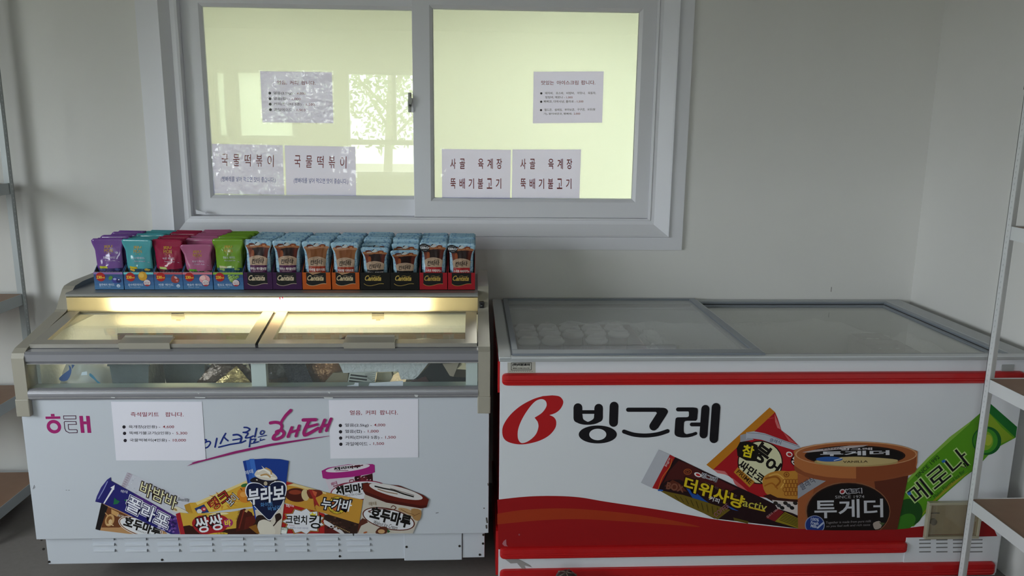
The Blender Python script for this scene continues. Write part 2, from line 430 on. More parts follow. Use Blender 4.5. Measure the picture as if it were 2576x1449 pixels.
def sash(outer, pane, yf, yb, yg, side):
    m = MB(); frame4(m, outer, outer, yb, yf+0.003, pvc)
    o2 = tuple(outer[i]+(.003, -.003, .003, -.003)[i] for i in range(4)); frame4(m, outer, o2, yf+0.003, yf, pvc)
    p1 = tuple(pane[i]+(-.012, .012, -.012, .012)[i] for i in range(4)); frame4(m, o2, p1, yf, yf, pvc)
    frame4(m, p1, pane, yf, yf+0.010, pvc); frame4(m, pane, pane, yf+0.010, yg, pvc); frame4(m, outer, pane, yb, yb, pvc)
    s = part(m, 'sash', win)
    m = MB(); m.box((pane[0]-.004, yg-0.002, pane[2]-.004), (pane[1]+.004, yg+0.002, pane[3]+.004), glass_m); g = part(m, 'glass', s)
    gk = mat('gasket', (0.75, 0.78, 0.72, 1), 0.4)
    m = MB(); frame4(m, pane, tuple(pane[i]+(.004, -.004, .004, -.004)[i] for i in range(4)), yg-0.003, yg-0.003, gk); part(m, 'gasket', s)
    return s
zg0, zg1 = HC-0.3065, HC+0.474
sash((-0.252, fr_i[1]+0.002, fr_i[2]+0.001, fr_i[3]-.001), (-0.1685, 0.695, zg0, zg1), -0.022, 0.010, 0.0, 'r')
sl = sash((fr_i[0]-0.002, -0.17, fr_i[2]+0.001, fr_i[3]-.001), (-1.111, -0.245, zg0+0.004, zg1-.004), 0.0115, 0.038, 0.026, 'l')
# crescent latch on the meeting stile
lm = mat('latch_grey', '#8f8f8a', 0.35, 0.3); lk = mat('latch_dark', '#2c2c2c', 0.4)
m = MB(); p = onY(1034, 258, -0.023)
m.box((p.x-0.012, -0.030, p.z-0.040), (p.x+0.002, -0.0225, p.z+0.040), lm, 0.002); m.box((p.x+0.001, -0.030, p.z-0.040), (p.x+0.012, -0.0225, p.z+0.018), pvc, 0.002)
m.prism(smooth([(p.x-0.010, p.z-0.02), (p.x+0.004, p.z-0.004), (p.x+0.006, p.z+0.012), (p.x-0.006, p.z+0.03), (p.x-0.012, p.z)], 4), 'y', -0.045, -0.030, lm)
part(m, 'latch', win, 'grey crescent latch on the meeting stile')
m = MB(); m.tube((p.x-0.003, -0.046, p.z-0.012), (p.x-0.003, -0.0225, p.z-0.012), 0.0045, lk); part(m, 'latch_pin', win)
# white stop wedge at the lower left of the track
m = MB(); q = onY(500, 531, -0.028); m.prism([(q.x-0.01, q.z+0.006), (q.x+0.03, q.z-0.006), (q.x+0.03, q.z-0.012), (q.x-0.01, q.z-0.012)], 'y', -0.034, -0.026, pvc); part(m, 'track_stop', win)

# ---- daylight windows behind the camera and in the left wall
def plain_window(name, x0, x1, z0, z1, y, axis, label, rails=(), stiles=()):
    t = thing(name, label, 'window', ((x0+x1)/2, y, z0) if axis == 'x' else (y, (x0+x1)/2, z0)); t['kind'] = 'structure'
    m = MB(); w = 0.035
    def B(a, b, c, d, dp=0.03):
        if axis == 'x': m.box((a, y-dp, c), (b, y+dp, d), pvc)
        else: m.box((y-dp, a, c), (y+dp, b, d), pvc)
    B(x0, x0+w, z0, z1); B(x1-w, x1, z0, z1); B(x0+w, x1-w, z0, z0+w); B(x0+w, x1-w, z1-w, z1)
    for s in stiles: B(s-.03, s+.03, z0+w, z1-w, .025)
    for r in rails: B(x0+w, x1-w, r-.03, r+.03, .02)
    part(m, 'window_frame', t)
    return t
plain_window('window_2', LW[0], LW[1], LW[2], LW[3], XL-0.07, 'y', 'wide white framed window in the left wall', stiles=(-3.6,))
plain_window('window_3', *RWIN[0], YR-0.07, 'x', 'narrow rear window reflected at the far left of the left pane')
plain_window('window_4', *RWIN[1], YR-0.07, 'x', 'square rear window reflected beside the ice price notice')
for w_, r_ in (('window_3', RWIN[0]), ('window_4', RWIN[1])):
    m = MB(); m.box((r_[0]+.03, YR-.072, r_[2]+.03), (r_[1]-.03, YR-.068, r_[3]-.03), translucent('frosted_pane', (.80, .86, .74, 1), .92)); part(m, 'frosted_pane', bpy.data.objects[w_])
d = plain_window('window_5', *RWIN[2], YR-0.07, 'x', 'wide rear window with trees behind, reflected at the right of the left pane', rails=(1.36,))
m = MB(); m.box((-0.95, YR-0.09, 1.39), (-0.90, YR-0.05, 2.13), pvc); part(m, 'glazing_bar', d)
# ---- outside: ground and trees that the left pane mirrors
mb = MB(); mb.box((-40, -40, -0.6), (20, YR-0.3, -0.5), mat('pale_ground', (0.20, 0.19, 0.15, 1), 0.9, var=.2, vscale=2)); struct(mb, 'ground')
leaf = [mat('leaf_a', (0.26, 0.36, 0.16, 1), 0.5), mat('leaf_b', (0.36, 0.45, 0.24, 1), 0.5), mat('leaf_c', (0.19, 0.27, 0.12, 1), 0.5)]
bark = mat('bark', (0.22, 0.20, 0.17, 1), 0.9)
def tree(x, y, h, r, n, seed):
    rnd = random.Random(seed)
    t = thing('tree', 'leafy green tree outside the rear windows, mirrored in the left pane', 'tree', (x, y, -0.5), 'trees outside behind the camera')
    m = MB(); m.tube((x, y, -0.5), (x+.15, y, h*.7), 0.10, bark, 10, 0.05)
    for k in range(5):
        a = rnd.uniform(0, 6.28); z = h*rnd.uniform(.35, .65); m.tube((x+.1, y, z), (x+r*.7*math.cos(a), y+r*.7*math.sin(a), z+r*.6), 0.035, bark, 6, 0.012)
    part(m, 'trunk', t)
    m = MB(); m.flat = True; vs = []; fs = []; 
    for k in range(n):
        d = Vector((rnd.gauss(0, 1), rnd.gauss(0, 1), rnd.gauss(0, 1))).normalized()*(rnd.random()**.4)*r
        c = Vector((x, y, h*.66))+Vector((d.x, d.y, d.z*.95)); s = rnd.uniform(.03, .075)
        a = Vector((rnd.gauss(0, 1), rnd.gauss(0, 1), rnd.gauss(0, 1))).normalized(); b = a.orthogonal().normalized()
        m.add([c+a*s, c+b*s*.5, c-a*s, c-b*s*.5], [[0, 1, 2, 3]], leaf[k % 3])
    part(m, 'foliage', t)
tree(-3.4, -8.2, 3.2, 1.3, 2400, 1); tree(-1.5, -10.0, 3.4, 1.2, 1800, 2); tree(-6.6, -9.5, 3.6, 1.4, 1500, 4); tree(0.8, -10.5, 3.3, 1.4, 1500, 5)
# ================================================================ PAPER NOTICES
paper_m = translucent('notice_paper', (0.86, 0.85, 0.99, 1), 0.85, 0.6)
paper_f = mat('notice_paper_front', (0.80, 0.79, 0.88, 1), 0.6)
film_m = glass('laminate_film', ior=1.35, tint=(0.99, 0.99, 0.99), bump=0.12, bscale=14)
film_w = glass('laminate_film_wrinkled', ior=1.5, tint=(0.99, 0.99, 0.99), bump=0.55, bscale=16)
RED, BLK, BLUE = '#8a1626', '#26222a', '#2f4f9c'
def notice(corners, y, label, lam=None, m=paper_m, curl=0.0):
    """corners TL,TR,BR,BL in pixels; the sheet lies on the plane y"""
    P = [onY(*c, y) for c in corners]
    base = (P[3]+P[2])/2
    t = thing('paper_notice', label, 'notice', base)
    mb = MB(); n = 6
    def at(u, v, o):
        p = (P[0]*(1-u)+P[1]*u)*(1-v)+(P[3]*(1-u)+P[2]*u)*v
        return p+Vector((0, -o-curl*(v**3)*(0.4+0.6*abs(u-.5)*2), 0))
    for o in (0.0, 0.0006):
        mb.add([at(i/n, j/n, o) for j in range(n+1) for i in range(n+1)], [[j*(n+1)+i, j*(n+1)+i+1, (j+1)*(n+1)+i+1, (j+1)*(n+1)+i] for j in range(n) for i in range(n)], m)
    for a, b in (((0, 0), (1, 0)), ((1, 0), (1, 1)), ((1, 1), (0, 1)), ((0, 1), (0, 0))):
        mb.add([at(*a, 0), at(*b, 0), at(*b, .0006), at(*a, .0006)], [[0, 1, 2, 3]], m)
    part(mb, 'sheet', t)
    if lam:
        c = sum(P, Vector())/4; mb = MB(); e = 0.006
        q = []
        for p in P:
            d = p-c; q.append(c+Vector((d.x*(1+e/abs(d.x)), 0, d.z*(1+e/abs(d.z)))))
        for o in (0.0014, 0.0017): mb.add([p+Vector((0, -o, 0)) for p in q], [[0, 1, 2, 3]], lam)
        part(mb, 'laminate', t)
    pr = Print(lambda px, py, o: onY(px, py, y)+Vector((0, -o-0.00065, 0)), 0.00001, 0.0001)
    if curl:
        def f(px, py, o):
            p = onY(px, py, y); v = (P[0].z-p.z)/(P[0].z-P[3].z); u = (p.x-P[0].x)/(P[1].x-P[0].x)
            return p+Vector((0, -o-.00065-curl*(v**3)*(0.4+0.6*abs(u-.5)*2), 0))
        pr.f = f
    return t, pr
YG1, YG2, YP1 = -0.0032, 0.0228, -0.8846
def bullets(pr, items):
    for (x, y, r) in items: pr.ell(x, y, r, r, BLK, n=20)
# left freezer, left notice
t, pr = notice([(279.3, 1010.5), (507.9, 1010.5), (518.2, 1158), (292.4, 1158)], YP1, 'white notice with three bulleted prices taped right of the pink freezer logo', None, paper_f, 0.0005)
pr.view(270, 990, 8.05)
pr.text('즉석밀키트', 475, 466, 568, 90, RED, bold=.008).text('팝니다.', 1178, 466, 365, 90, RED, bold=.008)
pr.flush('heading', t); bullets(pr, [(340, 675, 34), (351, 805, 34), (364, 949, 34)]); pr.flush('bullets', t)
pr.text('육개장(2인용) -', 435, 712, 635, 72, BLK, bold=.008); pr.text('4,600', 1126, 707, 226, 62, RED, bold=.004); pr.flush('text_line', t)
pr.text('뚝배기불고기(2인용) -', 446, 838, 895, 72, BLK, bold=.008); pr.text('5,300', 1397, 836, 222, 62, RED, bold=.004); pr.flush('text_line', t)
pr.text('국물떡볶이(4인용) -', 456, 982, 812, 72, BLK, bold=.008); pr.text('10,000', 1330, 978, 262, 62, RED, bold=.004); pr.flush('text_line', t)
pr.build('text_line', t)
# left freezer, right notice
t, pr = notice([(827, 1006.4), (1052, 1003.9), (1052.2, 1150.2), (831.4, 1153.4)], YP1, 'white notice with four bulleted prices taped on the freezer right of the slogan', None, paper_f, 0.0004)
pr.view(810, 990, 8.05)
pr.text('얼음,', 565, 435, 245, 95, RED, bold=.008).text('커피', 882, 430, 205, 92, RED, bold=.008).text('팝니다.', 1172, 428, 362, 92, RED, bold=.008)
pr.flush('heading', t); bullets(pr, [(373, 646, 34), (376, 773, 34), (379, 900, 34), (383, 1025, 34)]); pr.flush('bullets', t)
for s, x, y, w, p, px_, pw in (('얼음(2.5kg) -', 468, 680, 540, '4,000', 1055, 225), ('얼음(컵) -', 470, 806, 402, '1,000', 930, 215), ('커피(칸타타 5종) -', 470, 928, 752, '1,500', 1282, 212), ('과일에이드 -', 476, 1056, 510, '1,500', 1042, 214)):
    pr.text(s, x, y, w, 76, BLK, bold=.008); pr.text(p, px_, y-10, pw, 62, RED, bold=.004); pr.flush('text_line', t)
pr.build('text_line', t)
# window, left pane upper notice
t, pr = notice([(654.4, 179.1), (834.7, 181.8), (838.8, 309.9), (660.4, 307.7)], YG2, 'laminated notice with four bulleted prices in the middle of the left window pane', film_w)
pr.view(640, 165, 9.055)
pr.text('얼음,', 515, 432, 225, 92, RED, 1, bold=.006).text('커피', 805, 434, 188, 92, RED, 1, bold=.006).text('팝니다.', 1068, 437, 325, 92, RED, 1, bold=.006)
pr.flush('heading', t); bullets(pr, [(350, 628, 32), (357, 755, 32), (361, 880, 32), (367, 1005, 32)]); pr.flush('bullets', t)
for s, x, y, w, p, px_, pw in (('얼음(2.5kg) -', 432, 666, 490, '4,000', 970, 200), ('얼음(컵) -', 438, 792, 368, '1,000', 858, 195), ('커피(칸타타 5종) -', 442, 915, 685, '1,500', 1180, 195), ('과일에이드 -', 450, 1042, 465, '1,500', 966, 195)):
    pr.text(s, x, y, w, 76, BLK, 1, bold=.006); pr.text(p, px_, y+3, pw, 62, RED, 1, bold=.003); pr.flush('text_line', t)
pr.build('text_line', t)
# left pane lower pair
for k, (cs, dx, dy, lab, film) in enumerate((
        ([(533.3, 361.8), (711.1, 365.6), (715, 490), (537.4, 486.7)], 0, 0, 'crinkled laminated red and blue notice at the lower left corner of the left pane', film_w),
        ([(716.2, 365.6), (894, 369.4), (895.9, 493.1), (720.6, 490)], 1208, 25, 'smooth laminated red and blue notice, right of its crinkled twin', film_m))):
    t, pr = notice(cs, YG2, lab, film); pr.view(520, 350, 6.605)
    for i, ch in enumerate('국물떡볶이'):
        pr.text(ch, 248+dx+i*190, 443+dy+i*4.5, 104, 200, '#7d2029', 1, bold=.004)
    pr.flush('heading', t); pr.text('(빵빠레를 넣어 먹으면 맛이 좋습니다.)', 238+dx, 716+dy, 905, 100, BLUE, 1.2, bold=.004)
    pr.build('text_line', t)
# right pane, upper notice
t, pr = notice([(1342.4, 180.5), (1518.8, 179.6), (1514.7, 308.6), (1340.4, 310.2)], YG1, 'laminated notice with small print at the upper right of the right pane', film_m)
pr.view(1320, 165, 9.055)
pr.text('맛있는', 378, 438, 285, 94, RED, bold=.008).text('아이스크림', 732, 436, 487, 94, RED, bold=.008).text('팝니다.', 1286, 434, 320, 94, RED, bold=.008)
pr.flush('heading', t); bullets(pr, [(377, 633, 25), (375, 824, 25), (371, 1014, 25)]); pr.flush('bullets', t)
for s, x, y, w in (('돼지바,', 463, 658, 187), ('죠스바,', 710, 658, 180), ('바밤바,', 950, 657, 185), ('아맛나,', 1196, 656, 182), ('옥동자,', 1440, 655, 180),
                   ('빙빙바, 메로나 -', 470, 752, 440), ('빠삐코, 더위사냥, 폴라포 -', 435, 848, 722),
                   ('월드콘,', 447, 1038, 180), ('설레임,', 680, 1037, 178), ('부라보콘,', 908, 1035, 235), ('구구콘,', 1196, 1032, 180), ('요맘(딸', 1428, 1030, 178), ('기), 붕어싸만코, 빵빠레-', 430, 1130, 655)):
    pr.text(s, x, y, w, 58, BLK, bold=.006); pr.flush('text_line', t) if s[-1] in '-,레딸' and x in (1440, 470, 435, 1428, 430) else None
for s, x, y, w in (('1,000', 946, 752, 142), ('1,500', 1190, 846, 145), ('2,000', 1115, 1124, 148)): pr.text(s, x, y, w, 50, RED, bold=.006)
pr.build('text_line', t)
# right pane lower pair
for k, (cs, dx, dy, lab) in enumerate((
        ([(1111.5, 374.7), (1285.1, 377), (1282.9, 499.8), (1112.2, 497.9)], 0, 0, 'laminated two-line red notice at the lower left corner of the right pane'),
        ([(1289.2, 375.9), (1461.7, 375.9), (1457.4, 498.9), (1287.6, 498.9)], 1196, 3, 'laminated two-line red notice, second from the left on the right pane'))):
    t, pr = notice(cs, YG1, lab, film_m); pr.view(1100, 360, 6.78)
    for i, ch in enumerate('사골 육계장'):
        if ch != ' ': pr.text(ch, 225+dx+i*157.5, 438+dy, 90, 172, '#7d1c26', 0, bold=.012)
    pr.flush('heading', t)
    for i, ch in enumerate('뚝배기불고기'):
        pr.text(ch, 226+dx+i*155, 776+dy, 88, 172, '#7d1c26', 0, bold=.012)
    pr.build('text_line', t)
# ================================================================ LEFT FREEZER (slanted glass top, lit canopy)
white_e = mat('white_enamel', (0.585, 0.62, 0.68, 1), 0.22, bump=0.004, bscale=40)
liner = mat('freezer_liner', (0.70, 0.72, 0.70, 1), 0.5, bump=0.25, bscale=90, var=0.08, vscale=12)
frost = mat('frost', (0.93, 0.95, 0.94, 1), 0.75, bump=0.9, bscale=60)
champ = mat('champagne_plastic', (0.37, 0.345, 0.285, 1), 0.38, bump=0.02, bscale=250)
champ_al = mat('champagne_aluminium', (0.47, 0.45, 0.40, 1), 0.33, 0.5)
alu = mat('bumper_grey', (0.30, 0.30, 0.325, 1), 0.36, 0.35)
alu_l = mat('bright_trim', (0.75, 0.75, 0.76, 1), 0.2, 0.9)
dark = mat('dark_seal', (0.02, 0.02, 0.022, 1), 0.5)
fl = thing('chest_freezer', 'white island freezer with slanted glass lids and a lit canopy carrying drink boxes', 'freezer', (-0.72, -0.54, FZ))
X0, X1 = -1.490, 0.054       # outer sides
YF, YB = -0.884, -0.20
ix0, ix1 = X0+0.036, X1-0.036
# cabinet shell
m = MB()
m.box((X0+.004, YF+.004, 0.155), (X1-.004, YF+.035, 0.655), white_e)                # front wall
m.box((X0+.004, YF+.035, 0.155), (X0+.034, YB, 0.80), white_e); m.box((X1-.034, YF+.035, 0.155), (X1-.004, YB, 0.80), white_e)
m.box((X0+.004, YB-.03, 0.155), (X1-.004, YB, 0.92), white_e); m.box((X0+.034, YF+.035, 0.155), (X1-.034, YB-.03, 0.19), white_e)
part(m, 'cabinet', fl)
m = MB(); m.box((ix0, YB-.055, 0.40), (ix1, YB-.03, 0.90), liner); m.box((ix0, YF+.035, 0.40), (ix1, YF+.05, 0.66), liner)
m.box((ix0, YF+.05, 0.40), (ix1, YB-.055, 0.52), liner); m.box((ix0, YF+.05, 0.52), (ix0+.012, YB-.055, 0.84), liner); m.box((ix1-.012, YF+.05, 0.52), (ix1, YB-.055, 0.84), liner)
part(m, 'inner_liner', fl)
# white frost bank along the rear wall
m = MB()
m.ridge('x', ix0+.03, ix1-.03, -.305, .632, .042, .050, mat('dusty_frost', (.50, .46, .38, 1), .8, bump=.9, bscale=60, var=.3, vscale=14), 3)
part(m, 'frost_bank', fl)
m = MB(); m.box((ix0+.014, YB-.062, .684), (ix1-.014, YB-.056, .720), mat('rear_shade_band', (.10, .08, .06, 1), .6, var=.4, vscale=20)); part(m, 'rear_shade_band', fl)  # dark strip: the shade band on the rear wall, put in as colour
# front panel (one enamelled sheet) and skirt
pA, pB = onY(45, 1012, YF), onY(85, 1355, YF)
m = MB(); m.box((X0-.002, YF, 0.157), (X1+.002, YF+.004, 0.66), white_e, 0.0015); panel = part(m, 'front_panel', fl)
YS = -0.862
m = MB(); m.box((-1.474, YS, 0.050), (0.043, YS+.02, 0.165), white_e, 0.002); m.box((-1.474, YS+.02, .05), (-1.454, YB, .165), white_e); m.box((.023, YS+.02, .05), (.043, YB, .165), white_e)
skirt = part(m, 'skirt', fl)
q0, q1 = onY(1016, 1348, YS-.003), onY(1162, 1408, YS-.003)
m = MB(); m.box((q0.x, YS-.004, q1.z), (q1.x, YS, 0.162), white_e, 0.0015); m.box((q1.x+.001, YS-.0006, q1.z+.006), (q1.x+.003, YS-.0001, .16), dark)
part(m, 'service_cover', skirt)
# louvres
m = MB()
for cx0, cx1 in ((233, 288), (313, 369), (395, 450), (476, 534), (557, 613), (637, 691), (716, 772), (794, 851), (871, 930)):
    for yy in (1355, 1369, 1384):
        a = onY(cx0+(yy-1355)*.12, yy-4, YS); b = onY(cx1+(yy-1355)*.08, yy+4, YS)
        zc = (a.z+b.z)/2
        m.prism([(YS, zc+.0055), (YS-.004, zc+.0035), (YS-.0055, zc-.0026), (YS, zc-.005)], 'x', a.x, b.x, white_e)
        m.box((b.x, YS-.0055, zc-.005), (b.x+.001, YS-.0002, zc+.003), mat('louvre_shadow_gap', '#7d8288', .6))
part(m, 'vent_louvers', skirt)
screw = mat('screw_steel', '#3d3a36', 0.4, 0.6)
for (px, py) in ((105, 1357), (110, 1381), (124, 1413), (408, 1408), (855, 1399), (1023, 1374), (1156, 1372), (1215, 1367), (1207, 1395), (1216, 1345)):
    p = onY(px, py, YS); m = MB(); m.tube((p.x, YS-.0055 if 1010 < px < 1165 else YS-.002, p.z), (p.x, YS+.001, p.z), 0.0042, screw, 12); part(m, 'screw', skirt)
for x in (-1.38, -0.05):
    for y in (YS+.30, YB-.10):
        m = MB(); m.tube((x-.012, y, FZ+.045), (x+.012, y, FZ+.045), .045, dark, 20); m.box((x-.017, y-.014, FZ+.045), (x+.017, y+.014, .054), alu); part(m, 'caster', fl)
# aluminium bumper, glass strip, upper rail
bz0, bz1 = HC-0.898, HC-0.861
m = MB(); m.prism(smooth([(YF+.002, bz0), (YF-.012, bz0+.002), (YF-.017, bz0+.012), (YF-.018, bz0+.024), (YF-.012, bz1-.001), (YF+.002, bz1)], 3), 'x', ix0, ix1, alu)
for zz, yy in ((bz0+.030, -.0165), (bz0+.009, -.0162)): m.box((ix0, YF+yy-.0006, zz), (ix1, YF+yy, zz+.0016), alu_l)
part(m, 'front_bumper', fl)
gz0, gz1 = bz1-.004, HC-0.770
m = MB(); m.box((ix0, YF-.001, gz0), (ix1, YF+.004, gz1), glass('strip_glass', 1.45, (0.95, 0.98, 0.975), haze=0.025, hazecol=(.55, .65, .66))); part(m, 'front_glass', fl)
uz0, uz1 = gz1-.003, HC-0.735
m = MB(); m.prism([(YF+.03, uz0), (YF-.006, uz0), (YF-.012, uz0+.008), (YF-.012, uz1-.008), (YF-.004, uz1), (YF+.03, uz1+.006)], 'x', ix0, ix1, alu)
m.box((ix0, YF-.009, uz0-.003), (ix1, YF-.004, uz0), alu_l); part(m, 'upper_rail', fl)
# white mullion posts behind the strip
for a, b in ((635, 672), (1172, 1201)):
    p, q = onY(a, 945, YF+.02), onY(b, 945, YF+.02); m = MB(); m.box((p.x, YF+.008, gz0), (q.x, YF+.035, gz1), mat('mullion', (.74, .76, .76, 1), .5)); part(m, 'mullion', fl)
m = MB(); m.box((ix0, YF+.006, gz0-.004), (ix1, YF+.05, gz0+.004), mat('ledge', (.45, .52, .5, 1), .4)); part(m, 'glass_ledge', fl)
# slanted lids
def lidpt(x, t, up=0.0):      # t 0 front .. 1 back
    a = Vector((x, YF+.020, uz1+.006)); b = Vector((x, -0.583, HC-0.678)); n = Vector((0, -(b.z-a.z), b.y-a.y)).normalized(); n = Vector((0, n.y, n.z))
    return a*(1-t)+b*t+n*up
lid_glass = glass('lid_glass', 1.33, (0.95, 0.97, 0.93), haze=0.07, hazecol=(.8, .8, .7))
def slab(mb, x0, x1, t0, t1, u0, u1, m):
    vs = [lidpt(x, t, u) for u in (u0, u1) for (x, t) in ((x0, t0), (x1, t0), (x1, t1), (x0, t1))]
    mb.add(vs, [(0, 1, 2, 3), (4, 5, 6, 7), (0, 1, 5, 4), (1, 2, 6, 5), (2, 3, 7, 6), (3, 0, 4, 7)], m)
for lx0, lx1, hx in ((ix0+.004, -0.722, (305, 433)), (-0.712, ix1-.004, (867, 995))):
    m = MB(); wf = 0.040
    slab(m, lx0, lx1, 0.0, 0.115, 0, .014, champ_al); slab(m, lx0, lx1, 0.955, 1.0, 0, .014, champ_al)
    slab(m, lx0, lx0+wf, 0.115, 0.955, 0, .014, champ_al); slab(m, lx1-wf, lx1, 0.115, 0.955, 0, .014, champ_al)
    lid = part(m, 'sliding_lid', fl)
    m = MB(); slab(m, lx0+wf-.004, lx1-wf+.004, 0.105, 0.965, .004, .009, lid_glass); part(m, 'lid_glass', lid)
    a, b = onY(hx[0], 880, YF+.03).x, onY(hx[1], 880, YF+.03).x
    m = MB(); slab(m, a, b, 0.0, 0.16, .0145, .020, champ); slab(m, a, b, -0.02, 0.0, -.004, .020, champ); slab(m, a+.005, b-.005, 0.135, 0.16, .020, .026, champ)
    part(m, 'handle', lid)
m = MB(); slab(m, -0.7215, -0.7125, 0.0, 1.0, -.004, .008, dark); part(m, 'centre_seal', fl)
# end caps
prof = [(-.900, .618), (-.900, .806), (-.893, .822), (-.872, .834), (-.612, .894), (-.600, .900), (-.545, .962), (-.528, .972), (-.470, .978), (-.21, .978), (-.20, .97), (-.20, .618)]
for a, b in ((X0-.004, ix0), (ix1, X1+.004)):
    m = MB(); m.prism(prof, 'x', a, b, champ)
    m.box((a-.002, -.9040, .608), (b+.002, -.8846, .668), champ, .003)
    cap = part(m, 'end_cap', fl)
    if a > -1:
        p = onY(1211, 763, -.565)
        m = MB(); m.box((p.x-.0085, -.600, p.z-.011), (p.x+.0085, -.55, p.z+.011), dark, .001); m.box((p.x-.006, -.604, p.z-.008), (p.x+.006, -.598, p.z+.008), mat('switch_black', '#0c0c0c', .25), .002)
        m.box((p.x-.003, -.6045, p.z-.001), (p.x+.003, -.6035, p.z), ink('#d8d8d8')); part(m, 'power_switch', cap, 'black rocker switch')
# canopy
shelf_m = mat('canopy_shelf', (0.28, 0.28, 0.26, 1), 0.34, 0.1)
SZ = HC-0.600
m = MB(); m.prism([(-.598, SZ-.014), (-.604, SZ-.010), (-.604, SZ-.004), (-.597, SZ), (-.21, SZ), (-.21, SZ-.014)], 'x', ix0, ix1, shelf_m)
m.box((ix0, -.6055, SZ-.0105), (ix1, -.604, SZ-.0090), alu_l); part(m, 'canopy_shelf', fl)
cream = (0.86, 0.80, 0.58, 1)
lz0 = HC-0.676
m = MB(); m.box((ix0, -.600, lz0), (ix1, -.597, SZ-.013), translucent('light_diffuser', (.97, .92, .76, 1), 0.93, 0.3)); dif = part(m, 'light_diffuser', fl)
m = MB(); m.box((ix0, -.603, lz0-.003), (ix1, -.594, lz0+.0015), champ_al); part(m, 'diffuser_rail', fl)
m = MB(); m.box((ix0, -.46, lz0-.01), (ix1, -.452, SZ-.013), mat('reflector', (.8, .78, .68, 1), .5)); m.box((ix0, -.60, SZ-.0165), (ix1, -.452, SZ-.0145), mat('reflector', (.8, .78, .68, 1), .5)); part(m, 'reflector', fl)
ta, tb = -1.29, -0.165
m = MB(); m.tube((ta, -.560, lz0+.034), (tb, -.560, lz0+.034), .013, emit('fluorescent_tube', (1.0, 0.90, 0.66), 24.0), 16); part(m, 'fluorescent_tube', fl, 'glowing fluorescent tube behind the cream diffuser')
m = MB(); m.tube((ta-.03, -.560, lz0+.034), (ta, -.560, lz0+.034), .015, mat('lamp_holder', '#dcdcd4', .5), 14); m.tube((tb, -.560, lz0+.034), (tb+.03, -.560, lz0+.034), .015, mat('lamp_holder', '#dcdcd4', .5), 14); part(m, 'lamp_holder', fl)
clipm = mat('clip_plastic', '#2b2923', .5)
for px in (448, 951):
    p = onY(px, 797, -.606); m = MB()
    m.prism([(-.604, lz0+.004), (-.609, lz0+.004), (-.613, lz0-.012), (-.608, lz0-.020), (-.600, lz0-.018), (-.600, lz0)], 'x', p.x-.022, p.x+.022, clipm); m.box((p.x-.008, -.606, lz0-.026), (p.x+.008, -.602, lz0-.018), clipm)
    part(m, 'lid_catch', fl)
# remains of the pink letters on the lit diffuser
pr = Print(planeY(-.600)); pr.view(640, 700, 4.025); PK = translucent('faded_pink', (.90, .26, .40, 1), .93)
PK2 = translucent('bright_pink', (.80, .04, .16, 1), .93)
pr.stroke([(137, 243), (195, 235)], 9, PK).stroke([(160, 236), (168, 226)], 9, PK).ring(169, 272, 25, 27, 8, PK)
pr.stroke([(255, 196), (272, 250)], 10, PK).stroke([(284, 190), (298, 248)], 10, PK).stroke([(263, 222), (290, 215)], 8, PK)
pr.poly([(250, 195), (264, 192), (268, 212), (256, 216)], PK2).poly([(278, 190), (290, 187), (293, 206), (282, 208)], PK2)
pr.build('worn_letters', dif, 'worn pink letters')
# tape scraps on bumper
sc = mat('scuff', '#c9cbcc', .5)
for n_, (px, py, w, h) in enumerate(((284, 1000, 12, 3), (503, 1000, 28, 3), (826, 1001, 24, 4), (1047, 996, 10, 6), (499, 990, 5, 3), (828, 988, 7, 4))):
    a, b = onY(px-w/2, py-h/2, YF-.019), onY(px+w/2, py+h/2, YF-.019)
    m = MB(); m.add([(a.x, YF-.0192, a.z), (b.x, YF-.0192, a.z-.001), (b.x-.002, YF-.0192, b.z), (a.x+.003, YF-.0192, b.z+.001)], [[0, 1, 2, 3]], sc); m.add([(a.x, YF-.0185, a.z), (b.x, YF-.0185, a.z-.001), (b.x-.002, YF-.0185, b.z)], [[0, 1, 2]], sc)
    part(m, 'tape_scrap', fl)

# ---------------- printing on the front panel
PF = planeY(YF)
MAG, NAVY = '#a3246e', '#1d2f7c'
lg = Print(PF); lg.view(80, 1020, 14.31)
lg.poly(smooth([(490, 400), (1025, 390), (1030, 480), (500, 488)], 1), MAG).poly([(682, 305), (812, 300), (825, 392), (690, 392)], MAG)
lg.ring(797, 762, 265, 240, 118, MAG, 25)
lg.stroke([(1145, 375), (1585, 372), (1590, 485), (1155, 488)], 26, '#4a1a3c', closed=True)
lg.stroke(smooth([(1165, 600), (1190, 575)], 1, False)+[(1590, 578), (1608, 680), (1310, 685), (1325, 840), (1345, 870), (1610, 870), (1640, 900), (1635, 978), (1350, 985), (1230, 920), (1190, 830)], 26, '#4a1a3c', closed=True)
lg.poly([(1708, 375), (1835, 372), (1900, 985), (1772, 985)], MAG).poly([(1950, 372), (2082, 375), (2140, 985), (2010, 985)], MAG).poly([(1850, 572), (1965, 572), (1980, 675), (1862, 675)], MAG)
lg.build('brand_logo', panel, 'magenta and outlined logo letters')
sg = Print(PF); sg.view(460, 1010, 6.78)
N_ = NAVY
sg.stroke([(330, 640), (400, 655), (395, 690)], 26, N_).stroke(smooth([(400, 690), (330, 740), (345, 790), (420, 780), (470, 710), (450, 680)], 5), 26, N_, closed=True)
sg.stroke([(580, 630), (550, 775)], 30, N_).stroke([(730, 545), (690, 610), (640, 715)], 28, N_).stroke([(695, 600), (735, 640), (770, 668)], 26, N_)
sg.stroke([(612, 778), (820, 728), (1000, 700), (1070, 668)], 26, N_).stroke([(860, 570), (940, 565), (1000, 610), (980, 690)], 30, N_, sm=4).stroke([(855, 655), (990, 632)], 24, N_)
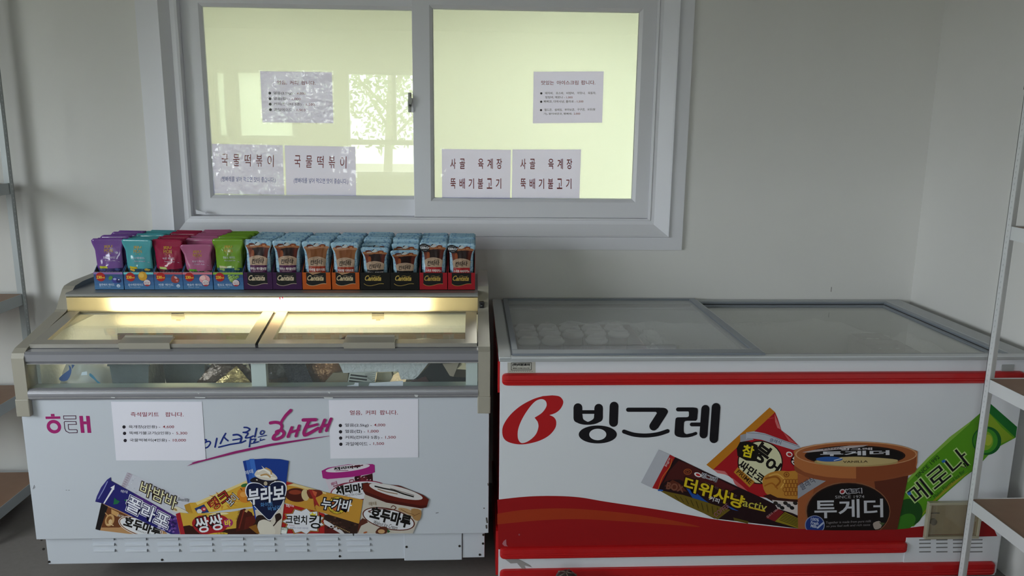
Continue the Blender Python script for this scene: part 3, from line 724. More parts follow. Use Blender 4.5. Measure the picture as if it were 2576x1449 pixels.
sg.stroke([(1045, 440), (1100, 445), (1140, 475), (1090, 515), (1030, 525)], 26, N_, sm=4).stroke([(1035, 525), (1110, 540), (1080, 590), (1070, 618), (1130, 612), (1200, 585)], 24, N_, sm=4).stroke([(1258, 455), (1228, 600)], 26, N_)
sg.stroke([(1155, 620), (1135, 770)], 24, N_).stroke([(1155, 650), (1240, 640), (1210, 700), (1290, 682)], 22, N_, sm=4).stroke([(1170, 715), (1275, 690)], 18, N_)
sg.stroke(smooth([(1340, 500), (1320, 540), (1345, 560), (1385, 530), (1380, 500)], 4), 20, N_, closed=True).stroke([(1285, 605), (1425, 572)], 14, N_).stroke([(1325, 630), (1320, 665), (1390, 640)], 16, N_)
sg.stroke([(1840, 150), (1760, 230), (1690, 330), (1680, 370)], 56, MAG, sm=5, w1=40).stroke([(1495, 362), (1580, 350), (1660, 370), (1690, 420), (1670, 480)], 54, MAG, sm=5, w1=46)
sg.stroke(smooth([(1600, 510), (1680, 490), (1725, 530), (1700, 590), (1610, 635), (1545, 630), (1560, 580), (1620, 530)], 5), 52, MAG, closed=True)
sg.stroke([(1860, 440), (1795, 595)], 50, MAG).stroke([(1985, 410), (1930, 585)], 48, MAG).stroke([(1840, 520), (1980, 478)], 42, MAG)
sg.stroke([(2055, 310), (2265, 305)], 58, MAG).stroke([(2150, 330), (2075, 490), (2070, 550), (2110, 560), (2310, 450)], 54, MAG, sm=4).stroke([(2130, 430), (2290, 385)], 44, MAG)
sg.stroke([(2420, 310), (2340, 510)], 50, MAG).stroke([(2360, 430), (2500, 380)], 42, MAG).stroke([(2530, 290), (2450, 490)], 50, MAG)
sg.poly([(70, 1095), (180, 1040), (145, 1040), (265, 1003), (360, 985), (900, 838), (1500, 712), (2000, 640), (2500, 577), (2500, 583), (2000, 668), (1500, 752), (900, 880), (400, 1000), (190, 1058)], '#93246a')
sg.build('slogan', panel, 'navy and magenta brush lettering with an underline')
# --- pictures of ice cream, left half
def clipL(x, y): return x, min(y, 1343.0)
p = Print(PF, 0.000015); p.clip = clipL
p.view(230, 1150, 5.99)
p.poly([(150, 690), (430, 800), (1080, 1095), (1150, 1165), (560, 1172), (140, 1105), (60, 1085)], '#b98d60')
p.poly([(230, 740), (420, 820), (700, 950), (420, 1060), (150, 1060)], '#6b3c20').poly([(300, 780), (420, 840), (390, 900), (300, 850)], '#c79a62')
p.poly([(150, 690), (250, 745), (210, 860), (130, 1105), (60, 1085)], '#171215')
p.ell(275, 950, 68, 95, '#c49a66', 20).ell(270, 945, 40, 60, '#8a5a30', 20).ell(285, 975, 28, 40, '#d9b888', 10).stroke([(230, 1020), (290, 1010), (330, 1030)], 12, '#e0c294').stroke([(210, 840), (240, 870), (235, 910)], 12, '#d0a068')
p.ell(740, 1050, 345, 135, '#e8e4e0', 17).ring(740, 1050, 335, 126, 14, '#7a4a2a', 17).ell(740, 1050, 305, 104, '#dfe0e4', 17)
p.text('호두마루', 480, 1035, 560, 150, '#15120f', 17, bold=.045)
p.text('WALNUT MARU', 690, 1115, 240, 24, '#5a544e', 17); p.text('해태', 385, 895, 95, 42, '#dcd2c2', 12)
p.build('product_picture', panel, 'picture of a walnut ice cream bar in a brown wrapper')
p = Print(PF, 0.000015, .0006); p.clip = clipL; p.view(230, 1150, 5.99)
p.poly([(540, 225), (620, 258), (1480, 640), (1600, 690), (1440, 840), (1250, 880), (450, 440)], '#c6c8d2').poly([(540, 225), (622, 260), (520, 475), (445, 440)], '#b4aebb')
for i in range(7): p.stroke([(560-i*15, 245+i*30), (590-i*15, 258+i*30)], 9, '#9a8590')
rr = random.Random(5)
for i in range(40):
    t_ = rr.random(); u_ = rr.random(); p.ell(640+t_*760-u_*120, 310+t_*330+u_*160, 8, 5, '#dcdfe6' if i % 2 else '#aeb0c0')
p.poly([(1210, 760), (1290, 740), (1420, 800), (1450, 835), (1300, 830), (1220, 800)], '#d9d3bf', 3).ell(1270, 785, 30, 16, '#a58b50', 30)
p.text('고소한 밤 알갱이가 들어있는', 840, 410, 350, 34, '#8d8a94', 24)
p.text('바밤바', 690, 525, 610, 195, '#e9e4b8', 25.5, bold=.0, out='#2e1c14', ow=.055, shear=-.18)
p.text('Since1976', 1300, 650, 170, 50, '#3a3638', 8, shear=.25)
p.build('product_picture', panel, 'picture of a pale grey chestnut bar wrapper')
p = Print(PF, 0.000015, .0018); p.clip = clipL; p.view(230, 1150, 5.99)
p.poly([(295, 298), (298, 352), (900, 680), (1180, 840), (1290, 900), (1340, 1165), (1200, 1165), (1000, 1070), (400, 790), (160, 690), (95, 675), (60, 668), (85, 585), (150, 450), (240, 335)], '#24226c')
p.poly([(640, 540), (900, 680), (1180, 840), (1290, 900), (1340, 1165), (1260, 1165), (1180, 980), (900, 760), (700, 640)], '#4a2a78')
p.poly([(295, 298), (250, 380), (120, 640), (65, 668), (85, 585), (150, 450), (240, 335)], '#33317c').stroke([(245, 365), (190, 480), (110, 620)], 12, '#8f94c8')
p.stroke([(195, 690), (330, 470)], 18, '#e6e6ee', w1=30).poly([(355, 415), (290, 455), (345, 490)], '#e6e6ee')
p.text('해태', 440, 530, 105, 45, '#d8d8e8', 8)
p.poly([(350, 605), (385, 640), (430, 660), (400, 700), (335, 710)], '#1f6a46').ell(520, 645, 20, 12, '#1f6a46', 10)
rr = random.Random(9)
for i in range(16): p.ell(1160+rr.random()*150, 880+rr.random()*260, 22, 18, '#6a4a98' if i % 2 else '#2a1c54')
for i in range(8): p.ell(1150+rr.random()*160, 900+rr.random()*240, 8, 5, '#b7a6d6')
p.text('폴라포', 500, 770, 700, 215, '#ececf4', 27, bold=.015, out='#1d1b52', ow=.05, out2='#ececf4', ow2=.085, shear=-.15)
p.text('포도', 990, 1060, 130, 62, '#d6d0ea', 20, bold=.02)
p.build('product_picture', panel, 'picture of a navy grape ice tube')
p = Print(PF, 0.000015, .0012); p.clip = clipL; p.view(230, 1150, 5.99)
p.poly([(1400, 720), (1490, 685), (1570, 680), (2340, 350), (2430, 560), (2450, 740), (1500, 860), (1430, 820)], '#d2a437')
p.poly([(1400, 720), (1480, 690), (1530, 840), (1430, 820)], '#b98a2c').poly([(1570, 680), (2340, 350), (2350, 380), (1600, 720)], '#e5cf8c')
p.ell(1960, 680, 300, 110, '#e0b848', -20)
for i in range(12):
    a = i*.52; p.poly([(1990+150*math.cos(a), 650+80*math.sin(a)), (1990+150*math.cos(a+.25), 650+80*math.sin(a+.25)), (1990+270*math.cos(a+.1), 650+150*math.sin(a+.1))], '#c9852c')
p.ell(2320, 565, 125, 120, '#d0802a').ell(2290, 560, 50, 40, '#e3a04e').ell(2310, 422, 55, 26, '#2f6a38', -12).stroke([(2250, 470), (2270, 495)], 12, '#5a3a18')
p.poly([(1555, 770), (1700, 708), (1775, 825), (1605, 852)], '#25366e').ell(1630, 812, 40, 34, '#d6d6d2').ell(1695, 780, 38, 34, '#b5343e').ell(1700, 780, 18, 12, '#e6c8c8')
p.text('탱크', 1850, 815, 330, 175, '#a52a22', -36, bold=.01, out='#2a1410', ow=.05); p.text('보이', 2110, 745, 165, 130, '#e8e8ec', -46, bold=.0, out='#1c1a22', ow=.07)
p.build('product_picture', panel, 'picture of a yellow pear slush bar')
p = Print(PF, 0.000015, .0026); p.clip = clipL; p.view(230, 1150, 5.99)
p.poly([(1275, 850), (1340, 828), (1480, 845), (1700, 838), (1800, 835), (2100, 820), (2460, 760), (2555, 1165), (1340, 1165)], '#cfa63e')
p.poly([(1385, 1035), (1480, 1020), (1600, 1060), (1900, 1100), (2060, 1080), (2230, 1060), (2300, 860), (2420, 830), (2555, 1165), (1415, 1165)], '#35170f')
p.poly([(1760, 890), (1830, 842), (2000, 830), (2070, 850), (1900, 870)], '#e6d9a4', 3)
p.poly([(2250, 790), (2310, 770), (2420, 830), (2330, 1080), (2180, 1120), (2190, 960)], '#48180f').poly([(2330, 900), (2470, 870), (2540, 900), (2400, 1060), (2300, 1090)], '#5a1d13').stroke([(2300, 800), (2230, 1060)], 20, '#7a2c1e').poly([(2345, 768), (2375, 775), (2345, 830), (2310, 812)], '#cfae72')
p.poly([(1275, 850), (1340, 828), (1415, 1165), (1345, 1165)], '#a4222a')
p.poly([(1760, 895), (1830, 872), (1920, 860), (2020, 890), (2070, 950), (2060, 1040), (1960, 1130), (1850, 1165), (1680, 1165), (1570, 1090), (1520, 1000), (1545, 930), (1620, 880), (1700, 875)], '#a01f26', 3)
p.poly([(1750, 1165), (1850, 1135), (2000, 1125), (2060, 1140), (2050, 1165)], '#d8b23e').text('소프트', 1890, 1162, 130, 28, '#2a1812', -4)
p.text('쌍쌍', 1600, 1140, 400, 225, '#e6e9ee', -9, bold=.02, out='#241012', ow=.08, shear=-.1)
p.ell(2060, 985, 76, 62, '#a0306a', -10).text('바', 2022, 1035, 88, 92, '#ecd23e', -8, bold=.03).text('Since 1965', 2200, 940, 150, 24, '#4a3614', -72)
p.build('product_picture', panel, 'picture of a twin chocolate bar with a red heart')
# --- right half
def hol(x, y): return x, y
p = Print(PF, 0.000015, .0034); p.clip = clipL
p.view(0, 0, 1)
CB = '#1a3a8c'
p.poly([(611.5, 1159), (630, 1155), (668, 1152.5), (705, 1154), (727, 1158.5), (706, 1343), (651, 1343)], CB)
p.poly([(619, 1158), (640, 1155), (655, 1343), (651, 1343)], '#2f5cb0').poly([(628, 1153.8), (640, 1153.2), (652, 1220), (640, 1220)], '#3a6cc0')
p.poly([(642, 1282), (716, 1260), (706, 1343), (651, 1343)], '#cfc6b8')
p.view(640, 1150, 5.724)
p.poly([(30, 850), (120, 830), (200, 900), (240, 905), (230, 920), (140, 890), (60, 930), (40, 1040), (20, 1000)], '#2a1a16', 3).poly([(300, 830), (370, 800), (395, 870), (340, 920), (290, 980), (265, 985), (310, 920)], '#2a1a16', 3)
p.poly([(60, 930), (150, 900), (250, 950), (300, 1095), (90, 1095)], '#d9d2c4', 3).poly([(-80, 1000), (30, 960), (80, 1095), (40, 1095)], '#8a5a20')
p.poly([(105, 118), (160, 160), (235, 195), (315, 260), (330, 310), (230, 330), (100, 312), (10, 260), (20, 210), (60, 175), (130, 165)], '#d8cfc0', 4)
p.stroke([(60, 200), (140, 170), (220, 220), (250, 260)], 20, '#f0ece4', sm=4).stroke([(40, 260), (150, 270), (300, 300)], 22, '#eee8dc', sm=4).stroke([(100, 255), (180, 240), (230, 280)], 22, '#b98f58', sm=3).stroke([(170, 150), (240, 190), (245, 235)], 22, '#c09a64', sm=3)
p.poly([(10, 280), (100, 315), (230, 335), (330, 315), (400, 350), (300, 400), (120, 400), (-60, 340)], '#211a20', 3).ell(165, 372, 26, 30, '#b8aa92').ell(40, 320, 14, 8, '#e0d8cc', 20).ell(300, 340, 12, 7, '#cfc6b8', -30)
hp = smooth([(180, 440), (250, 375), (340, 350), (430, 375), (455, 470), (400, 660), (300, 800), (220, 890), (120, 810), (-20, 660), (-110, 520), (-95, 410), (-30, 370), (80, 380)], 4)
p.poly([(180+(x-180)*1.05, 620+(y-620)*1.05) for x, y in hp], '#e4e6ee').poly(hp, '#121a3c')
p.text('부라보', -75, 680, 520, 225, '#e6e8f0', -7, bold=.03, out='#10142c', ow=.05, shear=.12)
p.text('화이트', 95, 712, 180, 62, '#5a9ad8', -6).text('바닐라', 205, 766, 185, 62, '#5a9ad8', -7)
p.view(230, 1150, 5.99); p.text('해태', 2325, 262, 125, 62, '#c8d4ee', -14, bold=.01)
p.build('product_picture', panel, 'picture of a blue paper cone with a navy heart')
p = Print(PF, 0.000015, .0004); p.clip = clipL; p.view(640, 1150, 5.724)
p.poly([(1020, 320), (1690, 225), (1706, 370), (1600, 620), (1110, 560)], '#cfc4cf').poly([(1440, 300), (1700, 235), (1708, 370), (1560, 372), (1450, 350)], '#3c1218')
for i in range(9): p.ell(1470+rr.random()*220, 290+rr.random()*70, 34, 28, ('#5a1a24', '#6f2430', '#2a0c10')[i % 3])
for i in range(5): p.ell(1490+i*45, 275+rr.random()*50, 12, 6, '#d8b0b8', -20)
p.ell(1500, 480, 405, 140, '#8c2440', -6).ell(1500, 480, 390, 126, '#dcdce2', -6).stroke([(1140, 420), (1300, 375), (1420, 360), (1425, 325), (1375, 330), (1372, 355)], 12, '#7c2038', sm=4)
p.text('해태', 1112, 418, 88, 52, '#a8386a', -18, bold=.01).text('체리마루', 1190, 545, 470, 125, '#17130f', -7, bold=.05).text('Cherry Ice Cream', 1280, 575, 280, 40, '#4a4448', -6, shear=.3)
p.poly([(968, 195), (985, 300), (1050, 316), (1400, 285), (1690, 236), (1735, 215), (1730, 112), (1700, 98), (1350, 102), (1060, 150)], '#a3247a')
p.ell(1345, 158, 320, 46, '#d8d0d8', -7)
p.text('체리마루', 1150, 190, 380, 42, '#1c1418', -6, bold=.05).stroke([(1390, 140), (1560, 115)], 16, '#5a1a2c').stroke([(1170, 195), (1350, 190)], 8, '#7c3a4a')
p.build('product_picture', panel, 'picture of a cherry tub with a magenta lid')
p = Print(PF, 0.000015, .0020); p.clip = clipL; p.view(640, 1150, 5.724)
p.poly([(415, 670), (600, 690), (1000, 810), (1240, 1095), (375, 1095)], '#a8201f')
sb = []
for i in range(22):
    a = -math.pi+i*2*math.pi/22; r_ = 1.0 if i % 2 == 0 else .78; sb.append((710+300*r_*math.cos(a), 920+185*r_*math.sin(a)))
p.poly([(710+(x-710)*1.13, 920+(y-920)*1.13) for x, y in sb], '#5a1410').poly([(710+(x-710)*1.09, 920+(y-920)*1.09) for x, y in sb], '#c98a3c').poly([(710+(x-710)*1.04, 920+(y-920)*1.04) for x, y in sb], '#3a1010').poly(sb, '#dcdde4')
p.poly([(790, 800), (810, 850), (880, 840), (890, 800), (860, 820), (840, 785), (815, 820)], '#d8c83c')
p.text('크런치', 455, 955, 300, 125, '#15120f', 2, bold=.025).text('킹', 785, 1015, 165, 195, '#15120f', 4, bold=.015)
p.text('바삭바삭?', 500, 985, 80, 22, '#a04a5a', 8).text('바삭하고 고소한 크런치킹', 515, 1025, 260, 26, '#5a5a8c', 2)
p.text('해태', 460, 725, 110, 56, '#eadada', -6, bold=.01)
p.poly([(380, 1000), (490, 1010), (470, 1097), (368, 1092)], '#e4e6e2').stroke([(382, 1004), (486, 1013), (468, 1093)], 8, '#2f6a48').text('HACCP', 384, 1042, 92, 30, '#2f5a44', 4, bold=.01)
p.poly([(1010, 830), (1100, 815), (1500, 955), (1480, 1095), (1240, 1095), (1100, 1000), (1000, 900)], '#33201a').poly([(1010, 895), (1180, 1000), (1300, 1095), (1080, 1080), (1010, 960)], '#d2d0d2', 2).poly([(1010, 960), (1240, 1095), (1010, 1095)], '#5a1a18')
for i in range(24): p.ell(1060+rr.random()*400, 860+rr.random()*190, 18, 12, ('#241612', '#4a2e24', '#5a3a2a')[i % 3])
for i in range(10): p.ell(1170+i*22, 985+i*10, 9, 7, '#b89a6a')
p.build('product_picture', panel, 'picture of a red crunch bar wrapper with a white burst')
p = Print(PF, 0.000015, .0028); p.clip = clipL; p.view(640, 1150, 5.724)
p.poly([(470, 340), (600, 380), (1030, 500), (1565, 610), (1510, 955), (1380, 915), (1000, 800), (440, 655), (450, 450)], '#c38f36')
p.poly([(470, 340), (600, 380), (1030, 500), (1040, 530), (600, 420), (480, 400)], '#d8c28a').poly([(462, 345), (570, 372), (470, 400), (445, 500)], '#a3241e')
p.ell(612, 540, 168, 100, '#4a1a10', 4).ell(590, 500, 90, 34, '#8c3a24', 0).ell(735, 540, 55, 84, '#cdb88a', -8).poly([(760, 470), (940, 470), (985, 520), (900, 570), (800, 590)], '#6a2818', 3)
p.poly([(780, 455), (850, 470), (905, 500), (885, 590), (945, 710), (895, 680), (868, 710), (850, 600)], '#9c2c26').poly([(830, 470), (905, 500), (885, 560), (860, 540)], '#c05a3a').text('NOUGAT', 850, 640, 130, 24, '#5a1410', 80)
p.ell(1195, 688, 135, 128, '#d9c03c').ring(1195, 688, 135, 128, 8, '#5a3a10').ell(1195, 688, 92, 88, '#b8602c').ring(1195, 688, 92, 88, 6, '#5a3a10')
p.text('NOUGAT BAR', 1195, 598, 180, 34, '#3a2208', 8, align='C', bold=.01).text('SINCE 1974', 1170, 782, 150, 26, '#3a2208', 8, align='C', bold=.01)
p.text('누가바', 965, 735, 430, 160, '#e8eaf0', 6, bold=.02, out='#181420', ow=.10, shear=.15)
p.build('product_picture', panel, 'picture of a golden nougat bar wrapper')
p = Print(PF, 0.000015, .0040); p.clip = clipL; p.view(640, 1150, 5.724)
p.poly([(1590, 530), (1900, 640), (2420, 720), (2350, 930), (2280, 1090), (1490, 1090), (1530, 900), (1560, 700)], '#c4bcb0')
p.poly([(1560, 870), (1640, 930), (1540, 980), (1490, 1090), (1500, 960)], '#5a2c20', 2)
p.poly([(2090, 720), (2200, 735), (2320, 800), (2310, 860), (2180, 800), (2080, 760)], '#b89468', 3).poly([(2260, 740), (2400, 760), (2380, 900), (2290, 880)], '#a88050', 3).stroke([(2110, 740), (2200, 790), (2300, 820)], 8, '#7a5430', sm=3).stroke([(2290, 840), (2380, 800)], 8, '#7a5430')
p.ell(1935, 880, 385, 150, '#5a2418', 13).ell(1935, 880, 368, 136, '#dcdce0', 13).stroke([(1640, 770), (1800, 735), (1990, 750), (2040, 720), (2000, 690), (1970, 715)], 12, '#5a2418', sm=4).stroke([(1660, 770), (1680, 790), (1650, 780)], 12, '#5a2418')
p.text('호두마루', 1660, 870, 580, 175, '#15110e', 14, bold=.05).text('Walnut Ice Cream', 1715, 955, 350, 60, '#3a2c28', 14, shear=.3)
p.poly([(1750, 1090), (1770, 1030), (1840, 990), (1920, 1010), (1900, 1090)], '#5a2c1c', 2).ell(1830, 1060, 50, 30, '#c8a070').ell(1600, 1075, 30, 12, '#a85a30', -15).poly([(1910, 1020), (1960, 1060), (1920, 1085)], '#2f5a34')
p.text('해태', 1650, 695, 110, 56, '#9c8a72', -6, bold=.01)
p.poly([(1563, 372), (1640, 364), (2080, 400), (2430, 540), (2512, 600), (2480, 715), (2400, 730), (1900, 645), (1600, 530), (1563, 460)], '#641f14')
p.poly([(1563, 470), (1900, 600), (2400, 690), (2490, 680), (2480, 715), (2400, 730), (1900, 645), (1600, 530)], '#4a150e')
p.ell(2040, 487, 395, 76, '#d5d1d0', 14).stroke([(1740, 410), (1860, 440), (2010, 470), (2150, 520), (2290, 560)], 20, '#1a1512', sm=3).stroke([(1780, 450), (1900, 490), (2060, 520)], 12, '#8a6a4a', sm=3).stroke([(1960, 440), (2300, 540)], 8, '#6a5a50')
p.build('product_picture', panel, 'picture of a walnut tub with a red brown lid')
# scuffs
p = Print(PF); p.view(40, 980, 3.22)
p.stroke([(150, 775), (140, 805)], 4, '#4a4a4e').stroke([(155, 785), (150, 800)], 3, '#4a4a4e').stroke([(405, 814), (415, 814)], 3, '#55555a').stroke([(425, 815), (437, 815)], 3, '#55555a')
p.view(640, 980, 3.22); p.stroke([(1470, 1000), (1490, 996)], 4, '#3a3a3e').ell(1860, 960, 6, 4, '#4a4038').stroke([(800, 1165), (803, 1180)], 9, '#3a3a3a').stroke([(1880, 1040), (1885, 1075)], 12, '#55504c').stroke([(1878, 1100), (1880, 1120)], 12, '#55504c').stroke([(1890, 760), (1893, 775)], 6, '#55504c')
p.build('scuff_marks', panel)
# ---------------- what lies inside the left freezer
TZ = 0.522
bag_m = glass('bag_film', 1.4, (.93, .96, .98), haze=0.5, hazecol=(.88, .92, 1.0), bump=.6, bscale=40)
def lump(name, label, cat, c, r, m, seed, amp=.25, group=None, extra=None):
    mb = MB(); mb.blob(c, r, m, seed, amp, 22, 14, 3.0); o = mb.build(name); return tag(o, label, cat, group)
o = lump('ice_bag', 'clear and blue plastic bag of ice at the left end behind the front glass strip', 'ice bag', (-1.335, -0.735, 0.665), (.088, .070, .115), bag_m, 2, .16)
pr = Print(lambda px, py, o_: onY(px, py, -.826)+Vector((0, -o_, 0)))
bm_ = mat('bag_blue', (0.02, 0.10, 0.36, 1), .35); bc_ = mat('bag_cyan', (0.03, 0.22, 0.38, 1), .35)
pr.view(80, 880, 4.441); pr.poly([(410, 170), (440, 200), (440, 260), (400, 340), (330, 350), (305, 315), (380, 250), (420, 220)], bm_, 2).poly([(445, 165), (480, 170), (450, 215)], bm_)
pr.poly([(650, 260), (690, 290), (730, 340), (815, 410), (775, 410), (700, 335), (645, 290)], bc_, 2); pr.poly([(560, 250), (615, 240), (620, 280), (550, 285)], mat('bag_white', (.75, .82, .95, 1), .3))
pr.build('printed_film', o, 'blue printing on the bag')
def tub(x, y, w, d, h, label, m, z=TZ):
    t = thing('food_tray', label, 'food tray', (x, y, z)); mb = MB()
    mb.prism([(x-w/2+.02, z), (x+w/2-.02, z), (x+w/2, z+h), (x-w/2, z+h)], 'y', y-d/2, y+d/2, m); part(mb, 'tray', t)
    mb = MB(); mb.box((x-w/2-.006, y-d/2-.004, z+h-.004), (x+w/2+.006, y+d/2+.004, z+h+.004), m, .002); part(mb, 'lid', t); return t
blk_pl = mat('black_tray', (.012, .012, .014, 1), .45, spec=.2); grey_pl = mat('frosted_tub', (.10, .12, .125, 1), .55, bump=.3, bscale=70, var=.4, vscale=14)
tub(-1.160, -.740, .13, .15, .235, 'dark frosted tub beside the ice bag behind the front glass', grey_pl)
tub(-1.012, -.650, .145, .15, .215, 'dark frosted tub between two dusky tubs behind the front glass', grey_pl)
tub(-0.868, -.650, .125, .12, .20, 'dark frosted tub next to the bronze foil packs', grey_pl)
foil = [mat('foil_brown', (.085, .048, .030, 1), .25, .3, bump=.8, bscale=30, var=.6, vscale=20), mat('foil_copper', (.26, .12, .05, 1), .22, .45, bump=.8, bscale=25, var=.6, vscale=16), mat('foil_dark', (.03, .022, .02, 1), .22, .2, bump=.8, bscale=34), mat('foil_gold', (.42, .30, .12, 1), .22, .5, bump=.9, bscale=40, var=.4, vscale=30)]
def foilpack(x, z, w, h, rot, m, label, y=-.80, dz=.03, seed=1):
    """crinkled pillow pack standing behind the glass"""
    from mathutils import noise
    mb = MB(); n = 12; vs = []; fs = []
    for s in (-1, 1):
        for j in range(n+1):
            for i in range(n+1):
                u, v = i/n*2-1, j/n*2-1
                th = dz*.5*(1-abs(u)**3)*(1-abs(v)**3); w_ = .006*noise.noise(Vector((u*3+seed, v*3, s)))
                a, b = u*w/2, v*h/2; c_, s_ = math.cos(rot), math.sin(rot)
                vs.append((x+a*c_-b*s_, y+.032+s*th+w_+.10*(b*c_+a*s_), z+a*s_+b*c_))
    for s in (0, 1):
        o_ = s*(n+1)**2
        fs += [[o_+j*(n+1)+i, o_+j*(n+1)+i+1, o_+(j+1)*(n+1)+i+1, o_+(j+1)*(n+1)+i] for j in range(n) for i in range(n)]
    mb.add(vs, fs, m, True); return tag(mb.build('foil_pack'), label, 'foil pack', 'foil packs behind the front glass')
foilpack(-0.842, .690, .16, .15, -.7, foil[0], 'brown foil pack leaning left of the white post behind the front glass', -.815, .03, 1)
foilpack(-0.815, .665, .12, .12, -.9, foil[3], 'gold edged foil pack tucked against the left of the white post', -.845, .02, 2)
foilpack(-0.690, .685, .14, .19, .25, foil[2], 'dark foil pack just right of the white post', -.80, .03, 3)
foilpack(-0.682, .640, .11, .12, .12, foil[0], 'brown foil pack lying low right of the white post', -.838, .03, 4)
foilpack(-0.592, .700, .075, .24, .35, mat('ridged_black', (.035, .033, .045, 1), .3, 0, bump=1, bscale=160), 'black ridged pack leaning beside the copper pack', -.845, .018, 5)
foilpack(-0.525, .695, .13, .22, -.2, foil[1], 'bright copper coloured pack in the middle of the right strip', -.805, .03, 6)
foilpack(-0.452, .715, .12, .20, .5, foil[2], 'dark red brown pack behind the copper pack', -.76, .03, 7)
pe = translucent('white_wrap', (.78, .76, .80, 1), .3, .3)
def slabthing(name, label, cat, px, y, dy, m):
    P = [onY(*c, y) for c in px]; mb = MB()
    n = len(P); vs = P+[p+Vector((0, dy, 0)) for p in P]
    mb.add(vs, [list(range(n)), list(range(n, 2*n))[::-1]]+[[i, (i+1) % n, n+(i+1) % n, n+i] for i in range(n)], m); return tag(mb.build(name), label, cat)
V7 = lambda x, y: (640+x/4.293, 880+y/4.293)
slabthing('foam_tray', 'white ribbed foam tray standing up against the right half of the front glass', 'foam tray', [V7(905, 130), V7(1890, 130), V7(1740, 320), V7(1580, 320), V7(1555, 235), V7(960, 250)], -.815, .010, mat('ribbed_foam', (.70, .70, .74, 1), .5, bump=.6, bscale=90))
o = slabthing('product_label', 'small grey label with rows of black print behind the front glass', 'label', [V7(1028, 250), V7(1320, 235), V7(1290, 400), V7(995, 400)], -.822, .002, mat('label_grey', (.55, .55, .52, 1), .5))
pr = Print(planeY(-.8225)); pr.view(640, 880, 4.293)
for k in range(4): pr.poly([(1040-k*8, 262+k*32), (1220-k*2, 282+k*34), (1215-k*2, 300+k*34), (1034-k*8, 280+k*32)], '#2a2a28')
for k in range(6): pr.stroke([(1190+k*6, 262+k*8), (1300, 245+k*22)], 3, '#55554f')
pr.build('printed_lines', o)
slabthing('paper_slip', 'blank white paper slip standing at the bottom of the front glass', 'paper slip', [V7(1245, 360), V7(1605, 335), V7(1605, 405), V7(1225, 408)], -.8795, .0012, paper_f)
slabthing('paper_scrap', 'torn white scrap of paper left of the white slip', 'paper scrap', [V7(1000, 388), V7(1075, 378), V7(1085, 355), V7(1125, 357), V7(1125, 410), V7(1005, 410)], -.8795, .0012, paper_f)
slabthing('clear_wrap', 'crumpled translucent wrap beside the grey label', 'wrap', [V7(850, 250), V7(1010, 245), V7(1000, 400), V7(760, 395), V7(760, 350)], -.79, .02, translucent('amber_wrap', (.42, .36, .26, 1), .3, .3))
slabthing('black_carton', 'black pointed carton pack at the right end of the front glass', 'carton', [V7(1910, 145), V7(2030, 145), V7(2120, 290), V7(2290, 300), V7(2300, 395), V7(1620, 395), V7(1800, 260)], -.815, .09, blk_pl)
slabthing('beige_pack', 'beige and rust coloured pack behind the black carton', 'pack', [V7(2030, 150), V7(2210, 140), V7(2150, 290), V7(2110, 280)], -.817, .001, mat('beige_pack', (.42, .34, .27, 1), .4, var=.3, vscale=20))
slabthing('maroon_pack', 'dark maroon pack low behind the black carton', 'pack', [V7(1690, 340), V7(1850, 290), V7(1920, 400), V7(1610, 400)], -.826, .008, mat('maroon_pack', (.07, .018, .02, 1), .35))
slabthing('cream_wrap', 'cream plastic film pack right of the grey label', 'pack', [V7(1325, 245), V7(1480, 240), V7(1490, 300), V7(1430, 390), V7(1300, 395)], -.80, .04, mat('cream_pack', (.40, .37, .28, 1), .35, bump=.5, bscale=40))
# ice and trays seen through the slanted lids
tag(MB().blob((-1.25, -.50, .69), (.12, .09, .07), MATS['dusty_frost'], 41, .25).build('ice_lump'), 'white lump of frosted ice at the left end under the slanted lid', 'ice lump')
t = thing('dark_pack', 'dark domed pack lying under the right slanted lid', 'pack', (-.16, -.66, .70))
part(MB().blob((-.17, -.645, .722), (.13, .07, .08), mat('dark_pack', (.03, .026, .028, 1), .35, bump=.5, bscale=50), 12, .1), 'body', t)
tag(MB().blob((-.47, -.64, .665), (.09, .06, .07), foil[2], 17, .15).build('foil_pack'), 'dark foil pack under the left edge of the right slanted lid', 'foil pack', 'foil packs under the lids')
rr = random.Random(3)
for k in range(7):
    x = -1.04+k*.130
    if 3 < k < 5: continue
    tag(MB().blob((x, -.45+rr.uniform(-.02, .02), .572), (.062, .075, .045), mat('frosted_pack_%d' % (k % 3), [(.24, .21, .17, 1), (.18, .15, .13, 1), (.30, .26, .21, 1)][k % 3], .6, bump=.6, bscale=60, var=.3, vscale=18), 50+k, .2).build('frosted_pack'), 'frost covered pack in the row under the slanted lids, ' + ['first', 'second', 'third', 'fourth', 'fifth', 'sixth', 'seventh'][k]+' from the left end', 'frozen pack', 'frosted packs under the lids')

# ================================================================ RIGHT FREEZER (flat sliding glass lids, red stripes)
YQ = -0.905
RX0, RX1 = 0.092, 1.912
RZ = 0.815
red_p = mat('red_bumper', (0.50, 0.012, 0.014, 1), 0.30, bump=.02, bscale=60)
white_r = mat('bright_enamel', (0.74, 0.765, 0.81, 1), 0.22, bump=0.004, bscale=40)
fr = thing('chest_freezer', 'long white chest freezer with red stripes and flat sliding glass lids in the corner', 'freezer', (1.0, -.48, FZ))
m = MB(); m.box((RX0, YQ+.004, -.03), (RX0+.05, -.06, .79), red_p); m.box((RX1-.05, YQ+.004, -.03), (RX1, -.06, .79), white_r)
m.box((RX0+.05, -.10, -.03), (RX1-.05, -.06, .79), white_r); m.box((RX0+.05, YQ+.004, -.03), (RX1-.05, YQ+.04, .79), white_r); m.box((RX0+.05, YQ+.04, -.03), (RX1-.05, -.10, .02), white_r)
part(m, 'cabinet', fr)
